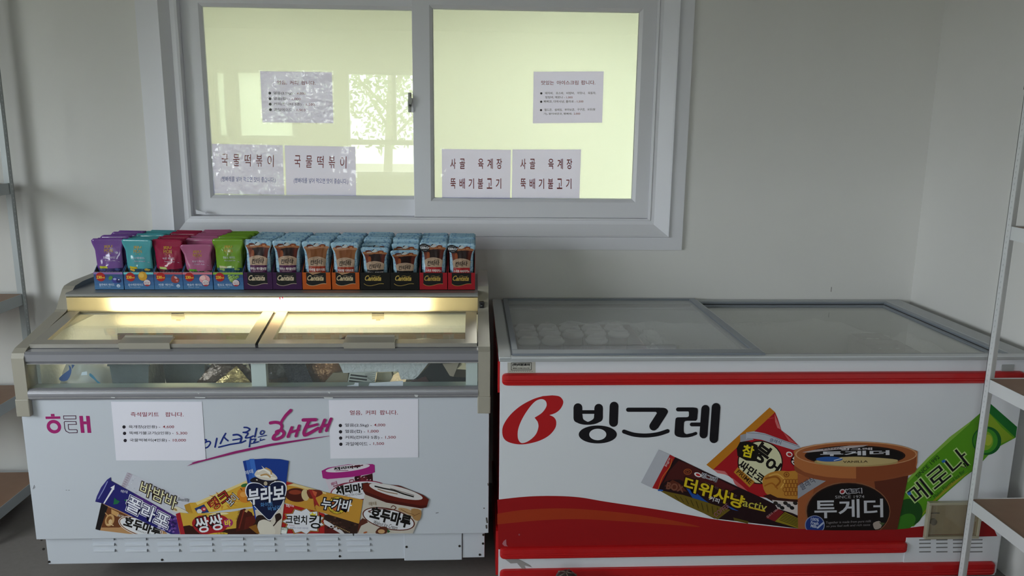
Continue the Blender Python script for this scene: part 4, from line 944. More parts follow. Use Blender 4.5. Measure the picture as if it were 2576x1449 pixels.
m = MB(); m.box((RX0+.05, -.135, .25), (RX1-.05, -.10, .785), liner); m.box((RX0+.05, YQ+.04, .25), (RX1-.05, YQ+.06, .785), liner); m.box((RX0+.05, YQ+.06, .25), (RX0+.065, -.135, .785), liner); m.box((RX1-.065, YQ+.06, .25), (RX1-.05, -.135, .785), liner)
m.box((RX0+.05, YQ+.06, .25), (RX1-.05, -.135, .42), mat('cabinet_bottom', (.26, .255, .24, 1), .6, var=.2, vscale=10)); part(m, 'inner_liner', fr)
m = MB()
m.ridge('x', RX0+.075, RX1-.075, -.155, .665, .016, .075, frost, 7)
m.ridge('y', -.80, -.20, RX1-.092, .665, .018, .075, frost, 9)
part(m, 'frost_bank', fr)
m = MB(); m.box((RX0-.001, YQ, -.02), (RX1+.001, YQ+.004, .795), white_r, .001); rp = part(m, 'front_panel', fr)
# rim
rim_w = mat('rim_white', (.62, .65, .67, 1), .28); rim_g = mat('rim_grey', (.42, .44, .45, 1), .35, .1); fr_g = mat('lid_frame_grey', (.26, .29, .33, 1), .32, .35)
rx0, rx1, ry0, ry1 = RX0-.006, RX1+.010, -.938, -.045
m = MB()
def rimring(o, i, z0, z1, mm):
    m.box((o[0], o[2], z0), (o[1], i[2], z1), mm, .003); m.box((o[0], i[3], z0), (o[1], o[3], z1), mm, .003)
    m.box((o[0], i[2], z0), (i[0], i[3], z1), mm, .003); m.box((i[1], i[2], z0), (o[1], i[3], z1), mm, .003)
rimring((rx0, rx1, ry0, ry1), (rx0+.044, rx1-.075, ry0+.030, ry1-.03), .8005, RZ, rim_g)
m.box((rx0+.041, ry0-.0005, .811), (rx1-.001, ry0+.028, RZ+.0012), rim_w, .002); m.box((rx0-.0006, ry0, .809), (rx0+.040, ry1, RZ+.0012), rim_w, .002)
part(m, 'rim', fr)
m = MB(); rimring((rx0+.040, rx1-.072, ry0+.026, ry1-.028), (rx0+.060, rx1-.096, ry0+.044, ry1-.048), .798, RZ-.002, fr_g)
rimring((rx0+.058, rx1-.094, ry0+.042, ry1-.046), (rx0+.066, rx1-.102, ry0+.050, ry1-.054), .796, RZ-.010, dark)
part(m, 'track_frame', fr)
frz_glass = glass('freezer_glass', 1.52, (.96, .975, .98), haze=.12, hazecol=(.90, .93, .94), rough=0.02)
frz_glass2 = glass('freezer_glass_frosty', 1.5, (.95, .96, .94), haze=.17, hazecol=(.86, .87, .82), rough=0.04)
def flatlid(x0, x1, y0, y1, z0, wl, wr, wf, wb, gm, label):
    m = MB(); zt = z0+.012
    m.box((x0, y0, z0), (x1, y0+wf, zt), fr_g, .002); m.box((x0, y1-wb, z0), (x1, y1, zt), fr_g, .002)
    m.box((x0, y0+wf, z0), (x0+wl, y1-wb, zt), fr_g, .002); m.box((x1-wr, y0+wf, z0), (x1, y1-wb, zt), fr_g, .002)
    m.box((x0+wl-.002, y0+wf-.003, zt-.0006), (x1-wr+.002, y0+wf, zt+.0008), alu_l)
    m.box((x1-.005, y0+.004, zt), (x1-.003, y1-.004, zt+.0006), alu_l)
    l = part(m, 'sliding_lid', fr, label)
    m = MB(); m.box((x0+wl-.003, y0+wf-.003, z0+.004), (x1-wr+.003, y1-wb+.003, z0+.008), gm); part(m, 'lid_glass', l); return l
flatlid(.131, .985, -.918, -.058, RZ-.004, .021, .032, .048, .016, frz_glass, 'left sliding glass lid, on top')
flatlid(.955, rx1-.098, -.884, -.098, RZ-.024, .016, .02, .018, .03, frz_glass2, 'right sliding glass lid, below')
m = MB(); m.box((.955, -.912, RZ-.01), (rx1-.074, -.884, RZ-.003), rim_g, .002); part(m, 'front_track', fr)
m = MB(); p = onY(2534, 925, YQ); m.box((p.x-.022, YQ-.003, p.z-.012), (p.x+.022, YQ, p.z+.012), mat('badge_grey', (.35, .37, .37, 1), .4), .001); part(m, 'corner_cap', fr)
# bumpers
def bumper(x0, x1, z0, z1, label):
    m = MB(); h = z1-z0; pf = [(YQ, z0), (YQ-.010, z0+.001), (YQ-.016, z0+.06*h), (YQ-.017, z0+.22*h), (YQ-.0145, z0+.28*h), (YQ-.0165, z0+.33*h), (YQ-.0165, z0+.42*h), (YQ-.0145, z0+.47*h), (YQ-.017, z0+.53*h), (YQ-.0165, z0+.90*h), (YQ-.010, z1-.001), (YQ, z1)]
    m.loft(pf, [(x0, .45), (x0+.002, .68), (x0+.006, .86), (x0+.012, .96), (x0+.020, 1), (x1-.020, 1), (x1-.012, .96), (x1-.006, .86), (x1-.002, .68), (x1, .45)], red_p)
    part(m, 'red_bumper', fr, label)
zA, zB = onY(1300, 968, YQ).z, onY(1300, 938, YQ).z
bumper(.098, 1.905, zA, zB, 'upper red stripe under the rim')
bumper(.096, onY(2278, 1384, YQ).x, .074, .115, 'middle red stripe at the bottom of the picture panel')
bumper(.096, onY(2501, 1414, YQ).x, -.02, .030, 'lowest red stripe near the floor')
m = MB(); m.prism([(YQ+.01, .68), (YQ+.01, .79), (YQ+.30, .79), (YQ+.30, .68)], 'x', RX0-.008, RX0-.001, red_p); m.prism([(YQ+.01, 0), (YQ+.01, .17), (YQ+.6, .17), (YQ+.6, 0)], 'x', RX0-.010, RX0-.001, red_p); part(m, 'side_bumper', fr)
m = MB()
for x in (RX0+.12, RX1-.12):
    for y in (YQ+.12, -.18): m.tube((x, y, FZ), (x, y, -.03), .025, dark, 14)
part(m, 'foot', fr)
# vent panel and control window at lower right
a, b = onY(2280, 1345, YQ), onY(2512, 1440, YQ)
m = MB(); m.box((a.x, YQ-.003, .030), (RX1-.004, YQ, .128), white_r, .001); vp = part(m, 'vent_panel', fr)
m = MB()
for cx0, cx1 in ((2311, 2340), (2354, 2382), (2396, 2420), (2437, 2470)):
    for yy in (1357, 1366, 1376, 1387):
        p, q = onY(cx0, yy, YQ), onY(cx1, yy-2, YQ); m.box((p.x, YQ-.0042, p.z-.002), (q.x, YQ-.003, p.z+.002), mat('slot_dark', (.20, .20, .20, 1), .6))
part(m, 'vent_slots', vp)
a, b = onY(2338, 1265, YQ-.016), onY(2462, 1355, YQ-.016)
m = MB(); cb = mat('control_box_plastic', (.40, .37, .27, 1), .35); w_ = .010
m.box((a.x, YQ-.018, b.z), (b.x, YQ-.001, b.z+w_), cb, .002); m.box((a.x, YQ-.018, a.z-w_), (b.x, YQ-.001, a.z), cb, .002); m.box((a.x, YQ-.018, b.z+w_), (a.x+w_, YQ-.001, a.z-w_), cb, .002); m.box((b.x-w_, YQ-.018, b.z+w_), (b.x, YQ-.001, a.z-w_), cb, .002)
ctl = part(m, 'control_box', fr, 'yellowed plastic control cover')
m = MB(); m.box((a.x+w_-.001, YQ-.016, b.z+w_-.001), (b.x-w_+.001, YQ-.0145, a.z-w_+.001), glass('yellowed_cover', 1.4, (.90, .86, .76), haze=.12, hazecol=(.55, .50, .40))); part(m, 'cover', ctl)
m = MB(); m.tube((a.x+.03, YQ-.001, (a.z+b.z)/2-.008), (a.x+.03, YQ-.010, (a.z+b.z)/2-.008), .012, dark, 18); m.box((a.x+.02, YQ-.004, (a.z+b.z)/2+.022), (a.x+.05, YQ-.001, (a.z+b.z)/2+.026), dark); part(m, 'dial', ctl)
m = MB(); m.box((a.x+w_+.001, YQ-.0012, b.z+w_+.001), (b.x-w_-.001, YQ-.0004, a.z-w_-.001), mat('control_plate', (.50, .47, .42, 1), .5, var=.25, vscale=25)); part(m, 'control_plate', ctl)
PQ = planeY(YQ)
# maker's sticker
st = Print(PQ); st.view(1240, 740, 6.44)
st.poly([(235, 1105), (690, 1098), (692, 1290), (240, 1290)], '#b9b8ae')
st.build('sticker', rp, 'small beige sticker with a black framed name')
st = Print(PQ, start=.0005); st.view(1220, 720, 3.45)
st.stroke([(228, 665), (403, 664), (402, 725), (228, 727)], 4, '#1d1c20', closed=True); st.text('(주)미린코아', 240, 694, 150, 24, '#1d1c20', 0, bold=.06); st.text('MIRIN CORE CO.,LTD', 242, 717, 145, 10, '#1d1c20', bold=.03)
for k_ in range(11): st.stroke([(212+k_*19, 737), (224+k_*19, 737)], 4, '#77756e', caps=False)
st.build('sticker_lettering', rp)
# logo
lg = Print(PQ); lg.view(1240, 980, 4.293); RL, KK = '#b41c20', '#17151a'
ob = [(640, 62), (720, 75), (760, 130), (735, 200), (680, 250), (610, 275), (660, 300), (684, 350), (670, 420), (600, 500), (480, 560), (320, 592), (190, 575), (120, 530), (100, 450), (120, 370), (190, 270), (300, 175), (430, 105), (540, 70)]
S1 = smooth(ob[:6], 5, False)+smooth(ob[5:], 5, False)
lg.poly(S1+[(640, 62)], RL)
ib = smooth([(450, 303), (530, 250), (578, 180), (570, 125), (525, 103), (460, 125), (390, 200), (320, 310), (275, 420), (268, 510), (290, 565), (330, 577), (400, 545), (465, 480), (492, 400), (482, 345)], 5, False)
lg.poly(ib, mat('panel_white', (.74, .765, .81, 1), .22))
WP = mat('panel_white', (.74, .765, .81, 1), .22)
# first syllable
lg.stroke([(918, 195), (918, 310)], 96, KK).stroke([(1142, 200), (1140, 305)], 94, KK).poly([(960, 222), (1100, 222), (1100, 262), (960, 262)], KK)
lg.poly(smooth([(870, 290), (880, 335), (940, 370), (1030, 380), (1120, 365), (1180, 325), (1188, 280)], 4, False)+smooth([(1092, 275), (1085, 315), (1035, 345), (1010, 342), (975, 318), (968, 275)], 4, False), KK)
lg.stroke([(1308, 178), (1302, 355)], 96, KK); lg.poly([(1262, 178), (1354, 178), (1350, 355), (1256, 355)], KK)
lg.ell(1132, 484, 206, 97, KK).ell(1132, 484, 92, 62, WP)
# second
lg.stroke([(1460, 217), (1800, 217)], 46, KK).poly(smooth([(1800, 195), (1860, 200), (1890, 235), (1870, 280)], 4, False)+[(1780, 420), (1700, 390), (1772, 255), (1760, 240), (1780, 238)], KK).stroke([(1822, 260), (1735, 395)], 94, KK)
lg.stroke([(1415, 452), (1520, 485), (1650, 495), (1780, 480), (1885, 447)], 44, KK, sm=5)
# third
lg.stroke([(1998, 213), (2160, 213)], 44, KK).poly(smooth([(2160, 191), (2205, 200), (2213, 235)], 3, False)+[(2205, 318), (2190, 336)]+smooth([(2100, 336), (2072, 342), (2062, 365), (2060, 440), (2068, 468), (2090, 480)], 3, False)+[(2190, 460), (2200, 480)]+smooth([(2160, 502), (2110, 514), (2040, 516), (1985, 504), (1962, 480), (1961, 440)], 3, False)+[(1968, 340)]+smooth([(1970, 325), (1976, 306), (1995, 298)], 3, False)+smooth([(2090, 297), (2108, 292), (2115, 278)], 3, False)+[(2115, 250)]+smooth([(2114, 242), (2107, 235), (2095, 233)], 3, False), KK)
lg.stroke([(2070, 498), (2130, 492), (2188, 472)], 34, KK, sm=3).stroke([(2146, 375), (2250, 375)], 42, KK)
lg.stroke([(2293, 208), (2273, 482)], 88, KK).stroke([(2408, 190), (2384, 530)], 94, KK)
lg.build('brand_logo', rp, 'red B shaped emblem and black rounded lettering')
# red wave
wv = Print(PQ); wv.view(1220, 960, 2.964)
top = smooth([(92, 880), (300, 858), (500, 852), (700, 862), (900, 895), (1200, 940), (1500, 990), (1700, 1025), (1950, 1058)], 5, False)
top = [(1220+x/2.964, 960+y/2.964) for x, y in top]+smooth([(1600+x/2.639, 1000+y/2.639) for x, y in ((780, 842), (1100, 872), (1500, 876), (1750, 870), (1940, 850), (2200, 830), (2350, 815))], 4, False)
wv.view(0, 0, 1); wv.poly(top+[(2510, 1352), (2277, 1362), (2275, 1378), (1254, 1382)], '#98171a')
gl = smooth([(92, 985), (300, 955), (600, 945), (900, 965), (1200, 1000), (1450, 1045), (1600, 1080)], 5, False); g2 = smooth([(1600, 1085), (1300, 1060), (1000, 1040), (700, 1025), (400, 1035), (92, 1065)], 5, False)
wv.view(1220, 960, 2.964); wv.poly(gl+g2, '#a2361a')
wv.build('red_wave', rp, 'printed red wave with an orange glow band')
# torn tape
tp = Print(PQ, start=.0012); tp.view(1240, 1300, 5.6)
tp.poly([(185, 315), (190, 390), (210, 415), (160, 410), (130, 380), (150, 340)], '#b07078').ell(370, 250, 12, 14, '#a05058')
tp.poly([(170, 595), (360, 592), (520, 680), (545, 708), (490, 695), (440, 680), (465, 755), (400, 720), (340, 650), (250, 655)], '#9a9896')
tp.build('torn_tape', rp, 'torn scraps of adhesive tape')
# ----- pictures on the red freezer
bot = smooth([(x, y) for x, y in [(1254, 1256), (1321, 1249.5), (1456, 1251), (1524, 1262), (1625, 1277), (1726, 1294), (1794, 1305), (1890, 1318), (2017, 1330), (2168, 1332), (2263, 1329.7), (2335, 1322), (2490, 1309)]], 4, False)
def clipR(x, y):
    for i in range(len(bot)-1):
        if bot[i][0] <= x <= bot[i+1][0]:
            t_ = (x-bot[i][0])/(bot[i+1][0]-bot[i][0]); return x, min(y, bot[i][1]*(1-t_)+bot[i+1][1]*t_+1)
    return x, y
p = Print(PQ, .000015, .0006); p.clip = clipR; p.view(1600, 1010, 4.39)
p.poly([(1475, 65), (1535, 118), (850, 752), (776, 698)], '#c07a1e')
p.poly([(1535, 118), (1565, 190), (1605, 318), (1700, 390), (1800, 490), (1790, 1080), (1500, 1075), (1280, 1035), (1200, 960), (1020, 820), (850, 752)], '#a81a22')
p.poly([(1530, 135), (1555, 200), (1600, 310), (1560, 290), (1535, 220)], '#d07070').poly([(850, 750), (980, 770), (1020, 812), (900, 790)], '#d07070').poly([(1620, 330), (1700, 410), (1780, 470), (1690, 440)], '#c85a5a').poly([(1060, 840), (1180, 940), (1270, 1025), (1180, 990), (1090, 910)], '#cc6464').stroke([(1450, 190), (1520, 180)], 6, '#c04a4a')
p.ell(1370, 672, 250, 240, '#1c100c', 0).ell(1370, 672, 238, 228, '#d9d6b0').poly([(1150, 440), (1340, 480), (1320, 660), (1120, 600)], '#17100c', 2)
p.poly([(1150, 370), (1210, 355), (1300, 420), (1150, 447)], '#9a9ca6').poly([(1215, 340), (1300, 328), (1420, 350), (1640, 430), (1800, 485), (1815, 515), (1740, 535), (1560, 480), (1380, 420), (1230, 400), (1215, 420)], '#b4b8c4')
p.stroke([(1225, 345), (1420, 362), (1640, 440), (1800, 498)], 5, '#70747e', sm=3); p.text('클래식', 1470, 440, 130, 42, '#3a3e60', 16)
p.text('참', 1238, 548, 118, 128, '#dcc81e', 12, bold=.03, align='C'); p.text('붕', 1385, 570, 175, 200, '#17110e', 36, bold=.035, align='C'); p.text('어', 1505, 712, 150, 150, '#17110e', 36, bold=.035, align='C'); p.text('싸만코', 1275, 775, 320, 100, '#17110e', 36, bold=.03, align='C')
p.poly([(1122, 725), (1310, 885), (1252, 947), (1078, 780)], '#bd8028').text('PRIME', 1105, 785, 200, 48, '#3a200c', 41, bold=.01)
p.poly([(1395, 870), (1450, 800), (1560, 765), (1680, 770), (1790, 790), (1790, 1080), (1560, 1065), (1430, 1010)], '#c08433', 3)
p.stroke([(1430, 850), (1540, 830), (1590, 880), (1540, 940)], 20, '#9a5a1c', sm=4).stroke([(1420, 930), (1500, 900), (1560, 960)], 16, '#a8641e', sm=3).stroke([(1470, 820), (1560, 800), (1640, 870), (1600, 950)], 14, '#dca850', sm=3).ring(1660, 805, 32, 30, 9, '#8a4c16').ell(1660, 805, 12, 12, '#8a4c16')
for i in range(5):
    for j in range(4): p.ring(1640+i*34+(j % 2)*17, 880+j*45, 24, 26, 7, '#96561c')
p.poly([(1400, 1040), (1480, 1020), (1560, 1060), (1700, 1075), (1790, 1080), (1790, 1130), (1500, 1100)], '#3a1a14').poly([(1500, 1085), (1790, 1110), (1790, 1250), (1560, 1180)], '#cfc4c0')
for i in range(7): p.ell(1540+i*36, 1120+(i % 3)*26, 26, 20, ('#2a2420', '#3a3a40', '#1c1a1a')[i % 3], 20)
p.text('빙', 1700, 660, 90, 90, '#e6dcd8', 40, bold=.02, out='#1c1014', ow=.08).ell(1690, 580, 36, 28, '#e6dcd8', 20).ell(1692, 582, 24, 17, '#b02024', 20)
p.build('product_picture', rp, 'picture of a red and orange fish bread wrapper')
p = Print(PQ, .000015, .0016); p.clip = clipR; p.view(1600, 1010, 4.39)
p.poly([(248, 528), (372, 585), (180, 955), (52, 895)], '#b9bbc4').poly([(372, 585), (430, 615), (245, 970), (178, 955)], '#a81e20')
p.poly([(430, 612), (800, 790), (1380, 1058), (1785, 1260), (1785, 1400), (860, 1290), (240, 972)], '#241014')
p.poly([(470, 650), (760, 800), (900, 900), (700, 960), (480, 860), (330, 880), (300, 900)], '#4a1a18', 2).poly([(900, 850), (1120, 960), (1000, 1000), (860, 930)], '#521a1c')
p.poly([(240, 972), (520, 1030), (760, 1105), (1040, 1195), (900, 1300), (560, 1150)], '#6e5c1c').poly([(240, 965), (300, 975), (290, 990), (240, 985)], '#2c5aa8')
for i in range(9): p.stroke([(430+i*58, 1035+i*17), (470+i*54, 1085+i*22)], 8, '#4c3f14')
p.poly([(550, 950), (640, 985), (740, 1070), (800, 1115), (620, 1060)], '#1f4a96').poly([(930, 1105), (1130, 1205), (1060, 1190)], '#2a58a4')
p.stroke([(395, 630), (370, 720), (290, 830), (245, 960)], 9, '#c86a2c', sm=3).text('Binggrae', 342, 722, 105, 34, '#e0c8c8', -66, shear=.2)
p.ring(568, 772, 46, 34, 10, '#9a4e28').ring(566, 772, 24, 17, 8, '#9a4e28').poly([(310, 930), (400, 860), (480, 900), (560, 990), (420, 980)], '#5a2a1c').text('BOX', 330, 960, 190, 76, '#7a4a3a', 12, bold=.03)
p.ell(680, 805, 42, 24, '#e2dede', 22).ell(682, 806, 26, 13, '#b42226', 22).text('빙그레', 715, 830, 175, 52, '#14121a', 20, bold=.01, out='#dcdce4', ow=.06)
p.text('진하고 시원한 특별한 맛', 745, 905, 390, 28, '#7a6460', 23)
p.text('더위사냥', 858, 1005, 690, 140, '#d6bc20', 19, bold=.03, out='#2a1008', ow=.06, shear=-.1, align='C')
p.text('커피', 800, 1085, 115, 50, '#d8d4d8', 18, bold=.02).text('activ', 1310, 1140, 265, 80, '#c2b84a', 13, bold=.01, align='C').poly([(1240, 1160), (1420, 1195), (1425, 1215), (1240, 1172)], '#c8a82a')
p.text('COFFEE', 880, 1275, 190, 50, '#8c5a5c', -38+0, bold=.02)
p.poly([(1560, 1180), (1630, 1215), (1530, 1320), (1430, 1280)], '#7c1c22').text('칼로리 140ml', 1450, 1285, 160, 28, '#c89a9a', -38).poly([(1640, 1215), (1785, 1285), (1785, 1395), (1530, 1320)], '#8c7a1e').poly([(1070, 1275), (1240, 1320), (1230, 1345), (1080, 1310)], '#5a4e18')
for i in range(6): p.stroke([(1580+i*10, 1300-i*14), (1780, 1375-i*16)], 6, '#2a2410')
p.build('product_picture', rp, 'picture of a dark brown coffee ice bar with yellow lettering')
p = Print(PQ, .000015, .0030); p.clip = clipR; p.view(1980, 1090, 5.797)
p.poly([(150, 560), (1770, 570), (1600, 1400), (150, 1390)], '#8c4a2a', 0).poly([(150, 560), (420, 560), (300, 1390), (150, 1390)], '#a05a34').poly([(1250, 560), (1770, 570), (1600, 1400), (1350, 1400)], '#5e2c1c')
p.ell(880, 1130, 620, 430, '#8a5c40').ell(885, 1132, 604, 415, '#2a1410').ell(890, 1135, 590, 400, '#15100f')
p.poly([(150, 760), (340, 650), (520, 640), (560, 690), (300, 850), (150, 950)], '#9a9ca4').text('클래식', 215, 830, 230, 110, '#33364a', -32)
p.poly([(100, 300), (110, 240), (400, 160), (1000, 115), (1500, 150), (1850, 240), (1895, 300), (1860, 560), (1700, 620), (1400, 680), (1000, 715), (560, 690), (250, 620), (110, 540)], '#b36c3c', 2)
p.poly([(110, 470), (250, 560), (560, 630), (1000, 655), (1400, 620), (1720, 560), (1870, 480), (1860, 560), (1700, 620), (1400, 680), (1000, 715), (560, 690), (250, 620), (110, 540)], '#8e4c2c', 2).poly([(1000, 480), (1400, 440), (1880, 330), (1862, 540), (1400, 670), (1000, 710)], '#8c4828', 0)
p.ell(1000, 300, 890, 185, '#c9966c').ell(1000, 302, 868, 170, '#a05c34').ell(985, 320, 735, 148, '#2a140e').ell(985, 320, 705, 132, '#15100f')
p.poly([(215, 270), (400, 235), (900, 175), (1180, 165), (1100, 190), (700, 235), (300, 275)], '#b4a8a8').text('classic', 520, 240, 300, 34, '#5a4a4a', -4, shear=.3)
p.ell(1000, 410, 610, 70, '#a8925c').poly([(420, 400), (700, 350), (1000, 335), (1300, 350), (1600, 380), (1500, 430), (1000, 470), (600, 450)], '#bfa974', 3).ell(610, 372, 195, 36, '#2c58a0').stroke([(680, 390), (790, 360)], 12, '#c8d0e0').text('VANILLA', 810, 425, 360, 28, '#3a2a14', -1, bold=.02)
p.text('투게더', 490, 325, 985, 64, '#c9c9cf', -1, bold=.03).text('빙그레', 770, 245, 460, 34, '#c4bcc0', -1, bold=.03)
p.ell(800, 845, 42, 38, '#cfc8cc', -20).ell(800, 845, 28, 22, '#9c2226', -30).text('빙그레', 860, 872, 215, 58, '#14101a', -3, bold=.05, out='#c9c6cc', ow=.13)
p.text('SINCE 1974', 695, 945, 425, 42, '#a8a6a8', -1)
p.text('투게더', 400, 1230, 990, 262, '#c2c3c9', -1, bold=.015)
p.ell(398, 1330, 145, 140, '#8890b0').ell(398, 1330, 132, 128, '#1f3578').text('100%', 338, 1262, 118, 42, '#c0c8dc', 8, bold=.02).text('Fresh', 338, 1315, 112, 44, '#c0c8dc', 8, bold=.02).text('Milk', 338, 1362, 90, 42, '#c0c8dc', 8, bold=.02).stroke([(440, 1370), (520, 1300)], 26, '#a8b4cc')
p.text('Together is made from pure milk', 560, 1322, 660, 44, '#8a8486', -2, shear=.2).text('so you feel soft and rich taste', 565, 1372, 640, 40, '#8a8486', -2, shear=.2)
p.poly([(1250, 1300), (1330, 1270), (1370, 1310), (1360, 1370), (1280, 1395), (1250, 1350)], '#a89a90', 2).poly([(1330, 1290), (1420, 1300), (1380, 1340)], '#4a5a34')
p.build('product_picture', rp, 'picture of a brown and black ice cream tub')
p = Print(PQ, .000015, .0006); p.clip = clipR; p.view(2240, 1000, 3.226)
p.poly([(775, 18), (1027, 238), (1015, 325), (768, 92)], '#186e2a')
p.poly([(768, 92), (1015, 325), (885, 395), (790, 470), (700, 570), (600, 645), (350, 865), (190, 1045), (30, 1060), (60, 900), (130, 670), (300, 490), (480, 320), (660, 185)], '#589a1c')
p.poly([(775, 95), (900, 240), (1000, 330), (880, 380), (760, 250)], '#86a626').poly([(640, 600), (350, 850), (200, 1020), (330, 850), (480, 700)], '#9a9a2c').poly([(130, 670), (300, 490), (480, 320), (660, 185), (640, 215), (320, 500), (140, 690)], '#8ab84a').poly([(765, 92), (800, 130), (780, 180)], '#d08a2a')
p.ell(780, 350, 118, 116, '#125f26').ell(770, 350, 100, 100, '#3f9024').ell(765, 350, 68, 78, '#7fa82a').ell(790, 345, 34, 45, '#a8b83a')
p.ell(150, 930, 110, 110, '#1f4e1c', -30).ell(120, 1010, 90, 60, '#3a7a20', -30)
p.text('메로나', 392, 640, 560, 165, '#16141a', -39, bold=.005, out='#b8d48a', ow=.05, align='C')
p.poly([(133, 775), (160, 760), (170, 785), (148, 795)], '#2c6cb8').poly([(412, 515), (438, 500), (447, 520), (425, 532)], '#2c6cb8')
p.text('SINCE 1992', 222, 655, 245, 32, '#22421a', -43, bold=.01).text('Melon Flavored Ice Bar', 362, 820, 330, 28, '#22421a', -42)
p.build('product_picture', rp, 'picture of a green melon bar wrapper')

# ----- inside the right freezer
lid_m = mat('cup_lid_plastic', (.88, .84, .86, 1), .18)
cup_m = translucent('ice_cup', (.50, .36, .38, 1), .4, .3)
CZ = 0.752
def icecup(px, py, label, dz=0.0, xmin=.219):
    c = onZ(px, py, CZ+dz); c.y = min(c.y, -.240); c.x = max(c.x, xmin)
    t = thing('ice_cup', label, 'ice cup', (c.x, c.y, CZ-.12), 'ice cups in the right freezer')
    m = MB(); m.lathe([(0, 0), (.028, 0), (.040, .105)], (c.x, c.y, CZ-.12), cup_m, 24); part(m, 'cup', t)
    m = MB(); m.lathe([(.043, .100), (.045, .104), (.045, .110), (.039, .112), (.036, .121), (.030, .123), (.028, .120), (0, .120)], (c.x, c.y, CZ-.12+dz), lid_m, 32)
    m.prism([(c.x-.012, CZ+.003+dz), (c.x-.007, CZ+.011+dz), (c.x+.007, CZ+.011+dz), (c.x+.012, CZ+.003+dz)], 'y', c.y+.018, c.y+.022, lid_m); part(m, 'lid', t); return c.x
rows = [('back', [(450, 470), (800, 460), (1170, 470), (1530, 455), (1920, 450)]), ('middle', [(480, 600), (860, 580), (1240, 600), (1610, 580), (2020, 590)]), ('front', [(500, 715), (920, 705), (1680, 690)])]
ordn = ['first', 'second', 'third', 'fourth', 'fifth', 'sixth', 'seventh', 'eighth', 'ninth', 'tenth']
for rn, pts in rows:
    xm = .219
    for i, (x, y) in enumerate(pts):
        xm = .0935+icecup(1240+x/6.44, 740+y/6.44, 'clear lidded ice cup, %s from left in the %s row under the left glass lid' % (ordn[i], rn), {'back': -.006, 'middle': 0, 'front': .004}[rn], xm)
t = thing('cup_carton', 'pinkish open carton holding the lidded ice cups', 'carton', (.42, -.45, .42))
m = MB(); pk = mat('pink_carton', (.40, .27, .29, 1), .6); x0_, x1_, y0_, y1_, zt_ = .165, .668, -.70, -.184, .735
m.box((x0_, y0_, .4215), (x1_, y0_+.006, zt_), pk); m.box((x0_, y1_-.006, .4215), (x1_, y1_, zt_), pk); m.box((x0_, y0_, .4215), (x0_+.006, y1_, zt_), pk); m.box((x1_-.006, y0_, .4215), (x1_, y1_, zt_), pk); m.box((x0_, y0_, .4215), (x1_, y1_, .426), pk); part(m, 'carton_body', t)
m = MB(); m.box((x0_+.007, y0_+.01, zt_-.012), (x1_-.007, y0_+.13, zt_-.006), pk); part(m, 'flap', t)
tag(MB().blob((.735, -.30, .69), (.055, .05, .045), frost, 31, .5).build('frost_clump'), 'ragged white frost clump right of the ice cups', 'frost clump')
tag(MB().blob((.712, -.46, .69), (.03, .03, .03), frost, 35, .6).build('frost_clump'), 'small frost clump in front of the larger one by the ice cups', 'frost clump')
kb = mat('frosted_carton', (.30, .25, .215, 1), .75, var=.15, vscale=14); wb = mat('white_bag', (.62, .62, .58, 1), .4, bump=.6, bscale=40)
for i, (pa, pb, zz, lab) in enumerate((((2095, 817), (2222, 842), .70, 'rear brown carton of wrapped bars under the right glass lid'), ((2132, 845), (2300, 866), .70, 'middle brown carton of wrapped bars under the right glass lid'), ((2180, 869), (2372, 893), .70, 'front brown carton of wrapped bars under the right glass lid'))):
    a, b = onZ(*pa, zz), onZ(*pb, zz); y1_, y0_ = min(a.y, -.20), b.y+.02
    if i == 2: y0_ = b.y
    x0_, x1_ = a.x, min(b.x, RX1-.135)
    y0_, y1_ = [(-.305, -.205), (-.455, -.315), (min(b.y, -.60), -.465)][i]
    t = thing('carton', lab, 'carton', ((x0_+x1_)/2, (y0_+y1_)/2, .42), 'brown cartons in the right freezer')
    m = MB(); m.box((x0_, y0_, .4215), (x1_, y0_+.006, zz), kb); m.box((x0_, y1_-.006, .4215), (x1_, y1_, zz), kb); m.box((x0_, y0_+.006, .4215), (x0_+.006, y1_-.006, zz), kb); m.box((x1_-.006, y0_+.006, .4215), (x1_, y1_-.006, zz), kb); m.box((x0_, y0_, .4215), (x1_, y1_, .426), kb)
    part(m, 'carton_body', t)
    m = MB(); m.box((x0_+.008, y1_-.028, zz-.02), (x1_-.008, y1_-.008, zz-.012), kb); part(m, 'flap', t)
    for k in range(4):
        if i == 2: break
        xx = x0_+.05+k*(x1_-x0_-.1)/3
        o = tag(MB().blob((xx, y0_+.032, zz-.027), (.020, .015, .020), wb, 100+i*7+k, .45, 14, 10).build('wrapped_bar'), 'white wrapped bar, %s from the left in the %s brown carton' % (ordn[k], ('rear', 'middle')[i]), 'ice cream bar', 'white wrapped bars in the brown cartons')
